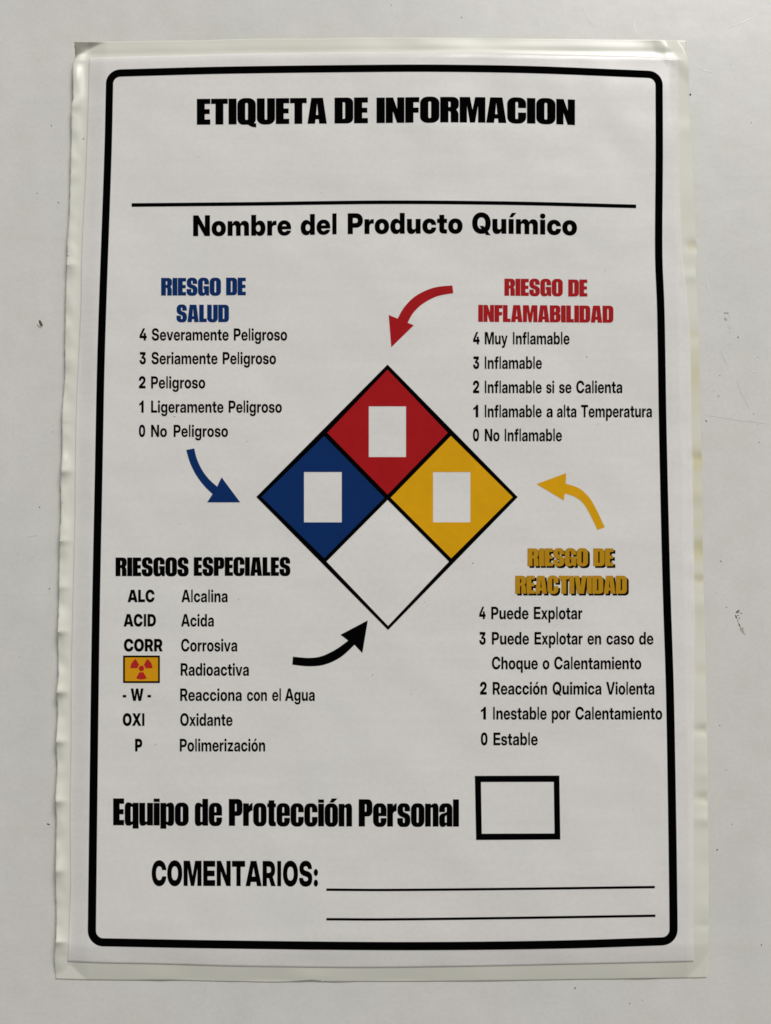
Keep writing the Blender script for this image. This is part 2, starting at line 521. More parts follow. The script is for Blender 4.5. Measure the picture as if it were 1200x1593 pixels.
path += arc(143.2 + R_ + 1, 1466 - R_ - 1, R_ + 1, 95, 175)
path += [(interp(B_L, y), y) for y in [1446 - (1446 - 133) * k / 60 for k in range(61)]]
path += arc(170.6 + R_, 113.6 + R_, R_, 185, 265)
ob = print_mesh('border', ribbon(path, lambda p: 11.2 + 1.5 * (p[1] - 100) / 1370, closed=True), M_BLACK, root, 0.04)
ob['label'] = 'thick black rounded border'

def rule(pts, w):
    xs = [pts[0][0] + (pts[-1][0] - pts[0][0]) * k / 24 for k in range(25)]
    return ribbon([(x, interp(pts, x)) for x in xs], w)
ob = print_mesh('ruled_line', rule([(205,318.9),(400,317),(600,314.6),(800,316.2),(990,321)], 5.6), M_BLACK, root, 0.04)
ob['label'] = 'long black line above the words Nombre del Producto Químico'
ob = print_mesh('ruled_line', rule([(508,1384),(600,1384.5),(800,1382.8),(1019,1380)], 3.8), M_BLACK, root, 0.04)
ob['label'] = 'upper thin comment line'
ob = print_mesh('ruled_line', rule([(508,1430),(600,1430.3),(800,1428),(1020,1424.6)], 3.8), M_BLACK, root, 0.04)
ob['label'] = 'lower thin comment line'
ob = print_mesh('answer_box', [[(739,1207),(870.5,1206.5),(872,1306),(741,1306.8)], [(748.5,1216.5),(861.8,1216.3),(863,1296.6),(749.8,1297)]], M_BLACK, root, 0.04)
ob['label'] = 'empty black box beside Equipo de Protección Personal'

# diamond
Tp, Rp, Bp, Lp, Cp = (603.2,567), (805.7,773.2), (604,980), (399,773), (603.3,774.2)
def lerp(a, b_, t): return (a[0] + (b_[0] - a[0]) * t, a[1] + (b_[1] - a[1]) * t)
def inset(poly, offs):
    """move each edge (k -> k+1) of a convex outline inwards by its own amount"""
    n = len(poly)
    cx = sum(p[0] for p in poly) / n
    cy = sum(p[1] for p in poly) / n
    ln = []
    for k in range(n):
        (x0, y0), (x1, y1) = poly[k], poly[(k + 1) % n]
        l = math.hypot(x1 - x0, y1 - y0)
        nx, ny = -(y1 - y0) / l, (x1 - x0) / l
        if (cx - x0) * nx + (cy - y0) * ny < 0: nx, ny = -nx, -ny
        ln.append((nx, ny, nx * x0 + ny * y0 + offs[k]))
    out = []
    for k in range(n):
        a, c = ln[k - 1], ln[k]
        d = a[0] * c[1] - a[1] * c[0]
        out.append(((a[2] * c[1] - a[1] * c[2]) / d, (a[0] * c[2] - a[2] * c[0]) / d))
    return out
LT, RT, LB, RB = lerp(Lp, Tp, .5), lerp(Tp, Rp, .5), lerp(Lp, Bp, .5), lerp(Rp, Bp, .5)
LT, RT, LB, RB = (503.2,671.8), (703.2,671.8), (503.4,874.8), (703.6,874.8)
quad = {'r': [Tp, RT, Cp, LT], 'b': [LT, Cp, LB, Lp], 'y': [RT, Rp, RB, Cp], 'w': [Cp, RB, Bp, LB]}
def shift(p, dx, dy): return [(x + dx, y + dy) for x, y in p]
OUT, INN, LOW = 5.4, 3.4, 4.3
edge = {'r': [OUT, INN, INN, OUT], 'b': [INN, INN, OUT, OUT], 'y': [OUT, OUT, INN, INN], 'w': [2.4, LOW, LOW, 2.4]}
q_in = {k: inset(quad[k], edge[k]) for k in quad}
dia = print_mesh('hazard_diamond', [[Tp, Rp, Bp, Lp], q_in['r'], q_in['b'], q_in['y'], q_in['w']], M_BLACK, root, 0.06)
dia['label'] = 'black outlined four part hazard diamond'
def rect(x0, y0, x1, y1): return [(x0, y0), (x1, y0), (x1, y1), (x0, y1)]
for key, m, hole, lab in (('r', M_RED, rect(574, 632, 632, 711), 'red panel with an empty white box'),
                          ('b', M_BLUE, rect(473.2, 734.2, 532, 812.6), 'blue panel with an empty white box'),
                          ('y', M_YELLOW, rect(674, 734.2, 732.3, 812.6), 'yellow panel with an empty white box')):
    ob = print_mesh('colour_panel', [inset(quad[key], [e - 1.2 for e in edge[key]]), hole], m, dia, 0.04)
    ob['label'] = lab

# arrows
def smooth(pts, n=6):
    out = []
    P = [pts[0]] + pts + [pts[-1]]
    for i in range(1, len(P) - 2):
        for k in range(n):
            t = k / n
            out.append(tuple(0.5 * ((2*P[i][c]) + (-P[i-1][c] + P[i+1][c])*t + (2*P[i-1][c] - 5*P[i][c] + 4*P[i+1][c] - P[i+2][c])*t*t
                                    + (-P[i-1][c] + 3*P[i][c] - 3*P[i+1][c] + P[i+2][c])*t**3) for c in (0, 1)))
    out.append(pts[-1])
    return out
def arrow(outer, inner, head, m, lab):
    ob = print_mesh('arrow', [smooth(outer) + head + smooth(inner)[::-1]], m, root, 0.04)
    ob['label'] = lab
arrow([(704,444),(675,447.5),(647.5,460),(629,478),(619,495.6)], [(705.5,456),(680,461),(658,472.5),(643,487),(634.4,502)],
      [(605,490),(609,540),(644,506)], M_RED, 'red curved arrow')
arrow([(290,700),(296,720),(306,740),(319,757),(331,768.5)], [(302.5,697.5),(306,712),(314,730),(325,745),(338,757)],
      [(322.5,781.5),(374,781.5),(345,742.5)], M_BLUE, 'blue curved arrow')
arrow([(941,820),(928,792.5),(917,774),(901,759.5),(880.4,752.4)], [(930,824.5),(917,798),(907.5,783),(895,773),(878.8,767.4)],
      [(881,736),(835,753),(877.5,778.5)], M_YELLOW, 'yellow curved arrow')
arrow([(455,1034),(480,1036.5),(505,1034),(530,1022.5),(551.8,1003)], [(456,1021.5),(480,1023.5),(500,1021),(522.5,1010.5),(542,996.5)],
      [(564,1016),(572.5,965),(530,987.5)], M_BLACK, 'black curved arrow')

# radiation sign
rad = print_mesh('radiation_symbol', [rect(191.8, 1019.8, 249, 1062.4), rect(194.6, 1022.6, 246.2, 1059.6)], M_BLACK, root, 0.06)
rad['label'] = 'small orange radiation sign with red trefoil'
print_mesh('background_panel', [rect(193.4, 1021.2, 247.6, 1061)], M_ORANGE, rad, 0.04)
tre = []
for a in (90, 210, 330):
    tre.append([arc(220.3, 1039.8, 17.2, a - 29, a + 29, 10) + arc(220.3, 1039.8, 6.2, a + 27, a - 27, 6)])
tre.append([arc(220.3, 1039.8, 4.3, 0, 342, 19)])
print_mesh('trefoil', None, M_RED2, rad, 0.065, groups=tre)

# ------------------------------------------------------------------ lettering
SANS_DATA = {
 ' ': (269, []),
 'A': (725, ['3,0 180,0 229,149 493,149 541,0 722,0 469,728 256,728', '453,278 271,278 363,581 425,367']),
 'C': (727, ['376,-12 426,-9 450,-5 474,1 496,7 518,16 539,25 558,36 577,49 595,62 611,77 626,93 640,110 653,129 665,148 675,169 683,190 690,212 696,236 700,260 536,260 526,226 510,196 489,172 464,153 435,140 402,133 378,131 355,132 334,136 314,141 295,149 278,160 262,172 247,186 235,202 224,220 214,240 206,261 200,285 196,309 193,335 192,363 193,391 196,418 200,443 206,466 214,487 224,507 235,525 248,542 262,556 278,568 295,578 314,586 334,592 355,595 390,596 425,591 455,579 482,562 504,540 521,512 533,479 536,467 700,467 696,491 690,514 683,537 675,558 665,579 653,598 640,617 626,634 611,650 595,665 577,678 559,691 539,702 518,712 497,720 474,727 451,732 426,736 376,739 337,737 299,732 264,723 230,711 197,694 167,675 140,652 115,626 93,597 73,565 57,530 44,492 35,452 30,409 28,363 30,318 35,275 44,235 57,197 73,163 93,130 115,101 140,76 167,53 197,33 230,17 264,5 299,-5 337,-10']),
 'E': (614, ['51,0 583,0 583,139 213,139 213,299 555,299 555,434 213,434 213,588 583,588 583,728 51,728']),
 'L': (561, ['51,0 540,0 540,139 213,139 213,728 51,728']),
 'M': (901, ['51,0 211,0 206,544 270,330 385,0 517,0 696,553 691,330 691,0 851,0 851,728 611,728 452,226 397,415 290,728 51,728']),
 'N': (728, ['51,0 213,0 210,486 306,320 507,0 678,0 678,728 515,728 517,242 441,376 221,728 51,728']),
 'O': (747, ['374,-12 412,-10 449,-5 484,4 518,17 550,33 580,53 607,76 632,101 654,130 674,162 690,197 703,235 712,275 717,318 719,363 717,409 712,452 703,492 690,530 674,565 654,597 632,626 607,652 580,675 550,694 518,710 484,723 449,732 412,737 374,739 335,737 298,732 263,723 229,710 197,694 167,675 140,652 115,626 93,597 73,565 57,530 44,492 35,452 30,409 28,363 30,318 35,275 44,235 57,198 73,163 93,131 115,102 140,76 167,53 197,33 229,17 263,5 298,-4 335,-10', '374,131 353,132 333,136 314,141 296,149 279,159 263,170 249,184 236,200 225,218 215,238 207,259 200,283 196,308 193,335 192,363 193,392 196,419 200,444 207,468 215,490 225,509 236,527 249,543 263,557 279,569 296,579 314,586 333,592 353,595 374,596 395,595 415,592 434,586 452,579 469,569 484,557 498,543 511,527 522,509 532,490 540,468 547,444 551,419 554,392 555,363 554,335 551,308 547,283 540,259 532,238 522,218 511,200 498,184 484,170 469,159 452,149 434,141 415,136 395,132']),
 'P': (635, ['51,0 213,0 213,243 341,243 374,244 404,248 433,253 460,262 486,272 509,285 530,300 549,317 565,336 580,357 592,379 601,403 608,429 612,456 613,485 612,514 608,542 601,567 592,592 580,614 566,635 549,654 531,670 510,685 487,698 461,709 435,717 406,723 375,726 343,728 51,728', '213,379 213,592 347,591 373,587 397,579 417,566 433,551 444,532 451,510 454,485 451,461 444,439 433,420 417,404 397,392 373,383 347,379']),
 'Q': (747, ['311,255 403,134 374,131 353,132 333,136 314,141 296,149 279,159 263,170 249,184 236,200 225,218 215,238 207,259 200,283 196,308 193,335 192,363 193,392 196,419 200,444 207,468 215,490 225,509 236,527 249,543 263,557 279,569 296,579 314,586 333,592 353,595 374,596 395,595 415,592 434,586 452,579 469,569 484,557 498,543 511,527 522,509 532,490 540,468 547,444 551,419 554,392 555,363 554,335 551,308 547,283 540,259 532,238 522,218 511,200 499,185 444,255', '701,-59 598,68 607,76 632,101 654,130 674,162 690,197 703,235 712,275 717,318 719,363 717,409 712,452 703,492 690,530 674,565 654,597 632,626 607,652 580,675 550,694 518,710 484,723 449,732 412,737 374,739 335,737 298,732 263,723 229,710 197,694 167,675 140,652 115,626 93,597 73,565 57,530 44,492 35,452 30,409 28,363 30,318 35,275 44,235 57,198 73,163 93,131 115,102 140,76 167,53 197,33 229,17 263,5 298,-4 335,-10 374,-12 412,-10 449,-5 484,4 501,11 556,-59']),
 'R': (654, ['51,0 213,0 213,248 337,248 461,0 634,0 491,280 509,289 530,304 550,320 567,339 582,359 594,381 604,405 611,430 615,457 616,485 615,514 611,542 604,567 595,592 583,614 569,635 553,654 534,670 513,685 490,698 465,709 438,717 409,723 378,726 346,728 51,728', '213,377 213,593 350,592 377,588 400,580 420,567 436,551 448,532 455,510 457,485 455,461 448,438 436,419 420,403 400,391 377,382 350,378']),
 'S': (660, ['333,-12 368,-11 402,-7 434,-2 463,6 490,16 516,28 538,42 558,58 576,75 591,95 604,116 614,139 621,164 625,190 627,218 625,250 618,279 607,306 592,330 572,351 548,370 518,387 484,402 444,414 301,447 263,460 243,470 229,481 219,493 213,507 211,523 213,542 221,559 233,574 249,586 268,596 291,603 317,607 352,606 371,602 389,597 406,589 420,579 433,567 443,553 450,538 455,521 458,503 610,503 607,531 603,558 595,584 585,607 573,629 558,650 541,668 522,684 500,699 476,711 451,721 423,729 393,735 362,738 329,739 296,738 265,735 235,729 208,721 182,711 157,699 135,685 116,669 98,652 83,633 70,612 60,590 53,566 49,542 48,515 50,485 56,457 67,431 82,407 101,385 125,366 153,349 185,334 221,322 262,312 371,288 411,274 431,263 446,252 457,238 463,223 465,207 463,187 455,169 442,154 425,141 403,131 378,124 350,121 317,121 286,126 258,135 235,148 216,165 202,187 193,211 190,239 34,239 35,209 39,180 46,152 56,127 69,104 84,82 102,63 123,46 146,31 171,18 199,7 229,-1 261,-7 296,-11']),
 'T': (640, ['21,588 239,588 239,0 402,0 402,588 619,588 619,728 21,728']),
 'V': (716, ['256,0 466,0 713,728 537,728 362,149 291,391 181,728 3,728']),
 'a': (560, ['221,-8 249,-5 273,1 294,9 313,21 330,36 344,53 357,73 359,73 359,0 511,0 511,365 506,396 496,423 482,448 463,470 440,488 413,503 381,515 345,522 305,526 256,526 229,523 204,519 181,513 159,505 140,496 122,485 106,473 92,460 79,445 69,428 61,411 54,392 50,372 47,351 193,351 199,371 206,383 222,398 243,408 269,412 297,412 321,405 339,395 351,380 355,368 356,346 353,335 345,327 325,319 183,299 139,288 113,278 89,265 69,249 52,229 40,205 32,177 30,145 30,125 33,106 38,89 44,74 52,59 62,46 73,35 86,24 100,16 115,8 149,-3 187,-8', '235,97 213,103 196,112 184,126 179,138 178,151 180,165 185,177 199,191 218,203 251,212 358,236 358,177 353,157 345,140 332,125 317,113 298,104 276,98 264,97']),
 'b': (604, ['381,-10 406,-6 429,1 451,10 472,23 491,37 508,54 524,73 538,94 550,117 560,142 567,169 573,197 576,227 577,258 576,289 573,319 567,347 559,373 549,398 537,421 523,442 508,461 490,478 471,493 451,505 429,514 406,521 381,525 342,526 306,521 283,514 263,504 244,491 227,475 205,445 205,728 49,728 49,0 203,0 204,79 216,57 231,38 249,21 269,9 291,-1 315,-7 341,-11', '299,115 274,121 252,133 234,149 218,170 207,196 200,225 198,258 200,292 207,321 218,346 234,367 252,384 274,395 299,401 325,401 349,396 369,385 387,369 401,348 411,322 418,293 420,258 418,224 411,194 401,169 387,148 369,132 349,121 325,115']),
 'c': (562, ['290,-12 331,-9 369,-2 404,11 436,27 465,48 489,72 508,100 523,130 533,163 537,199 386,199 378,170 365,146 346,128 329,119 308,114 292,113 267,116 244,124 225,138 209,157 197,181 189,209 185,240 185,275 189,307 197,335 209,358 225,377 244,391 267,400 292,403 322,399 347,387 366,370 379,346 386,318 537,318 532,354 522,387 506,417 487,445 463,469 435,489 403,505 368,518 330,525 290,527 259,526 230,522 202,515 176,506 152,493 129,479 109,462 90,443 74,422 60,398 48,373 39,347 32,318 28,289 27,257 28,226 32,197 39,169 48,142 60,117 74,94 90,73 109,54 129,37 152,22 176,10 202,1 230,-6 259,-10']),
 'd': (604, ['263,-11 289,-7 313,-1 335,9 355,21 373,38 388,57 401,79 401,0 555,0 555,728 399,728 399,445 385,466 369,483 351,498 332,509 310,518 275,525 249,527 223,525 199,521 176,514 154,505 133,493 114,478 97,461 81,442 67,421 55,398 45,373 37,347 31,319 28,289 27,258 28,227 31,197 37,169 45,142 55,117 67,94 80,73 96,54 113,37 132,23 153,10 175,1 199,-6 224,-10', '279,115 256,121 235,132 218,148 203,169 193,194 187,224 185,258 187,293 193,322 203,348 218,369 235,385 256,396 279,401 305,401 330,395 352,384 371,367 386,346 397,321 404,292 406,258 404,225 397,196 386,170 371,149 352,133 330,121 305,115']),
 'e': (567, ['289,-12 314,-11 338,-8 361,-4 384,3 405,11 426,20 445,31 462,44 478,57 493,73 506,89 517,106 526,124 533,143 537,164 396,164 386,143 370,126 349,114 323,106 294,103 266,105 242,112 222,124 205,141 192,161 184,184 179,219 542,219 541,284 535,328 530,349 523,369 506,405 495,422 483,438 470,453 456,467 441,479 424,490 407,500 389,508 370,515 349,520 328,524 307,527 284,527 255,526 227,522 200,515 175,505 151,493 129,478 108,461 90,442 74,421 60,397 48,372 39,346 32,318 28,288 27,257 28,227 32,198 39,170 48,143 60,118 74,95 90,74 108,55 129,38 151,23 176,10 201,1 229,-6 258,-10', '395,315 180,315 184,334 192,356 204,375 220,390 240,402 262,408 288,411 313,408 336,402 355,390 371,375 384,356 392,334']),
 'f': (384, ['103,516 9,516 9,394 103,394 103,0 259,0 259,394 364,394 364,516 259,516 259,562 263,581 267,588 271,594 284,602 303,606 364,606 364,728 254,727 214,722 196,717 180,711 165,704 152,695 140,685 130,674 122,661 115,647 110,632 106,615 103,597']),
 'g': (604, ['298,-211 328,-210 357,-207 384,-202 409,-195 433,-187 456,-176 476,-163 494,-148 510,-130 523,-110 535,-89 544,-64 550,-37 554,-8 555,24 555,516 401,516 400,442 386,463 370,481 352,496 332,508 310,517 287,523 249,527 223,525 199,521 176,514 154,505 133,493 114,478 97,462 81,443 67,422 55,399 45,375 37,349 31,321 28,292 27,262 28,233 31,204 37,177 45,152 55,127 67,105 80,84 96,66 113,50 132,35 153,23 175,14 199,7 224,3 263,2 301,8 324,15 345,26 363,40 380,57 401,89 401,10 400,-10 396,-29 391,-45 384,-59 374,-71 363,-81 349,-88 334,-94 317,-97 288,-98 261,-94 238,-85 220,-72 207,-55 202,-42 52,-42 56,-61 62,-80 69,-98 78,-114 89,-130 101,-144 116,-158 132,-170 150,-180 170,-189 191,-197 215,-203 241,-208 268,-210', '279,126 256,131 235,142 218,157 203,178 193,203 187,232 185,265 187,298 193,327 203,352 218,372 235,388 256,398 279,404 305,404 330,398 352,387 371,371 386,351 397,326 404,297 406,265 404,233 397,204 386,179 371,158 352,142 330,131 305,126']),
 'h': (593, ['205,298 209,324 217,345 228,363 242,376 258,385 278,391 299,393 315,392 330,389 343,384 355,376 365,367 373,356 380,343 385,328 387,311 388,293 388,0 544,0 544,323 544,348 541,372 537,394 531,414 523,433 513,451 502,466 490,480 476,492 461,503 444,511 426,518 407,523 387,526 365,527 337,525 312,520 288,512 267,501 248,487 230,470 215,451 205,436 205,728 49,728 49,0 205,0']),
 'i': (254, ['49,0 205,0 205,516 49,516', '127,573 141,574 155,577 167,581 179,588 189,596 198,606 205,616 210,628 213,640 214,654 213,667 210,680 205,692 198,702 189,712 179,720 167,726 155,731 141,734 126,735 112,734 98,731 86,726 74,720 64,712 55,702 48,692 43,680 40,668 39,654 40,641 43,628 48,616 55,606 64,596 74,588 86,581 98,577 112,574']),
 'm': (893, ['49,0 205,0 205,314 209,336 216,355 227,370 240,383 255,392 272,397 290,399 304,398 317,395 329,391 340,384 349,376 357,366 364,355 368,342 371,329 372,314 372,0 521,0 522,318 525,338 532,355 541,370 554,383 569,392 586,397 606,399 619,398 632,395 644,391 655,385 665,377 673,367 680,355 684,342 687,327 688,311 688,0 844,0 844,342 843,365 840,386 836,406 830,425 821,442 812,458 801,472 788,484 775,495 760,505 744,513 727,519 709,523 690,526 654,526 622,521 592,511 565,497 541,478 522,455 505,424 499,442 488,461 475,478 458,493 440,505 421,514 401,521 379,525 356,527 327,524 300,518 274,507 250,491 229,470 211,445 199,421 199,516 49,516']),
 'n': (593, ['205,298 209,324 217,345 228,363 242,376 258,385 278,391 299,393 315,392 330,389 343,384 355,376 365,367 373,356 380,343 385,328 387,311 388,293 388,0 544,0 544,323 544,348 541,372 537,394 531,414 523,433 513,451 502,466 490,480 476,492 461,503 444,511 426,518 407,523 387,526 365,527 337,525 312,520 288,512 267,501 248,487 230,470 215,451 203,432 203,516 49,516 49,0 205,0']),
 'o': (587, ['293,-12 325,-10 354,-6 382,0 408,10 433,22 456,36 477,53 495,72 512,93 526,116 539,141 548,168 555,196 559,226 560,257 559,289 555,319 548,348 539,374 526,399 512,423 495,444 477,462 456,479 433,494 408,506 382,515 354,522 325,526 293,527 263,526 233,522 205,515 179,506 154,494 131,479 110,462 92,444 75,423 60,399 48,374 39,348 32,319 28,289 27,257 28,226 32,196 39,168 48,141 60,116 75,93 92,72 110,53 131,36 154,22 179,10 205,0 233,-6 263,-10', '281,114 258,120 237,131 219,147 204,167 193,193 187,223 185,257 187,292 193,322 204,348 219,369 237,385 258,396 281,401 306,401 329,396 350,385 368,369 383,348 394,322 400,292 402,257 400,223 394,193 383,167 368,147 350,131 329,120 306,114']),
 'p': (604, ['49,-204 205,-204 205,77 206,77 219,55 234,37 251,21 271,8 292,-1 316,-7 341,-11 381,-10 406,-6 429,1 451,10 472,23 491,37 508,54 524,73 538,94 550,117 560,142 567,169 573,197 576,227 577,258 576,289 573,319 567,347 559,373 549,398 537,421 523,442 508,461 490,478 471,493 451,505 429,514 406,521 381,525 342,526 305,521 283,514 262,504 243,491 226,476 211,457 205,447 203,447 203,516 49,516', '299,115 274,121 252,133 234,149 218,170 207,196 200,225 198,258 200,292 207,321 218,346 234,367 252,384 274,395 299,401 325,401 349,396 369,385 387,369 401,348 411,322 418,293 420,258 418,224 411,194 401,169 387,148 369,132 349,121 325,115']),
 'q': (604, ['555,-204 555,516 401,516 401,447 399,447 386,467 370,484 352,498 332,509 311,518 275,525 249,527 223,525 199,521 176,514 154,505 133,493 114,478 97,461 81,442 67,421 55,398 45,373 37,347 31,319 28,289 27,258 28,227 31,197 37,169 45,142 55,117 67,94 80,73 96,54 113,37 132,23 153,10 175,1 199,-6 224,-10 263,-11 289,-7 312,-1 333,8 353,21 370,37 385,55 398,77 399,77 399,-204', '279,115 256,121 235,132 218,148 203,169 193,194 187,224 185,258 187,293 193,322 203,348 218,369 235,385 256,396 279,401 305,401 330,395 352,384 371,367 386,346 397,321 404,292 406,258 404,225 397,196 386,170 371,149 352,133 330,121 305,115']),
 'r': (383, ['49,0 205,0 205,286 210,313 218,336 230,355 245,369 264,380 284,387 371,387 371,517 327,518 307,517 289,515 273,510 258,504 245,496 234,486 224,475 215,461 207,444 201,426 200,426 200,516 49,516']),
 's': (529, ['270,-13 297,-12 323,-9 348,-5 371,1 393,9 413,18 431,29 448,41 463,55 475,70 486,86 494,103 500,122 504,141 505,161 504,183 499,203 492,222 481,238 468,253 451,266 431,277 408,287 381,295 351,302 240,323 222,330 207,338 197,349 192,361 192,376 195,384 204,397 220,409 240,415 266,418 280,417 293,415 304,411 315,405 325,398 333,390 340,381 344,372 347,361 348,350 492,350 490,371 487,391 481,410 472,428 462,444 449,459 435,473 419,485 401,496 382,505 361,513 338,519 314,523 288,526 261,526 234,526 208,523 184,519 162,513 141,506 122,497 104,487 89,475 75,463 63,448 54,433 46,417 40,399 37,381 36,361 38,338 42,317 50,297 61,279 76,263 93,249 113,236 136,226 162,217 191,210 294,191 315,184 330,176 341,166 346,153 346,138 344,130 339,123 333,116 317,105 295,99 267,97 238,100 226,103 215,108 205,115 196,122 190,131 184,141 180,152 178,164 24,164 27,142 33,122 40,103 49,85 61,69 75,54 90,40 108,28 126,18 147,8 169,1 192,-5 217,-9 243,-12']),
 't': (381, ['98,516 9,516 9,394 98,394 98,141 99,113 104,89 113,68 124,49 139,34 158,22 180,12 206,5 236,1 359,0 359,121 292,122 275,125 264,131 257,141 254,157 254,394 359,394 359,516 254,516 254,656 98,656']),
 'u': (593, ['228,-11 256,-9 282,-5 305,3 327,14 346,29 363,45 379,65 391,83 391,0 544,0 544,516 388,516 388,218 384,192 377,170 366,153 352,140 335,130 316,125 294,123 278,124 263,127 250,132 238,139 228,149 220,160 213,173 209,188 206,204 205,223 205,516 49,516 49,192 50,167 52,144 57,122 63,101 70,82 80,65 91,49 103,36 117,23 133,13 149,4 167,-2 186,-7 207,-10']),
 'v': (563, ['194,0 369,0 559,516 397,516 283,147 247,270 167,516 4,516']),
 'x': (543, ['4,0 174,0 272,160 324,71 369,0 539,0 359,267 531,516 364,516 274,365 227,450 186,516 17,516 187,263']),
 'y': (563, ['63,-204 184,-204 213,-199 240,-191 264,-178 285,-160 303,-137 319,-109 334,-76 559,516 397,516 282,160 249,270 167,516 4,516 202,2 177,-60 168,-72 155,-79 132,-82 63,-82']),
 'z': (532, ['47,0 485,0 485,122 236,122 236,123 481,406 481,516 47,516 47,393 297,393 297,392 47,103']),
 'ó': (587, ['293,-12 325,-10 354,-6 382,0 408,10 433,22 456,36 477,53 495,72 512,93 526,116 539,141 548,168 555,196 559,226 560,257 559,289 555,319 548,348 539,374 526,399 512,423 495,444 477,462 456,479 433,494 408,506 382,515 354,522 325,526 293,527 263,526 233,522 205,515 179,506 154,494 131,479 110,462 92,444 75,423 60,399 48,374 39,348 32,319 28,289 27,257 28,226 32,196 39,168 48,141 60,116 75,93 92,72 110,53 131,36 154,22 179,10 205,0 233,-6 263,-10', '281,114 258,120 237,131 219,147 204,167 193,193 187,223 185,257 187,292 193,322 204,348 219,369 237,385 258,396 281,401 306,401 329,396 350,385 368,369 383,348 394,322 400,292 402,257 400,223 394,193 383,167 368,147 350,131 329,120 306,114', '232,579 340,579 470,733 320,733']),
}
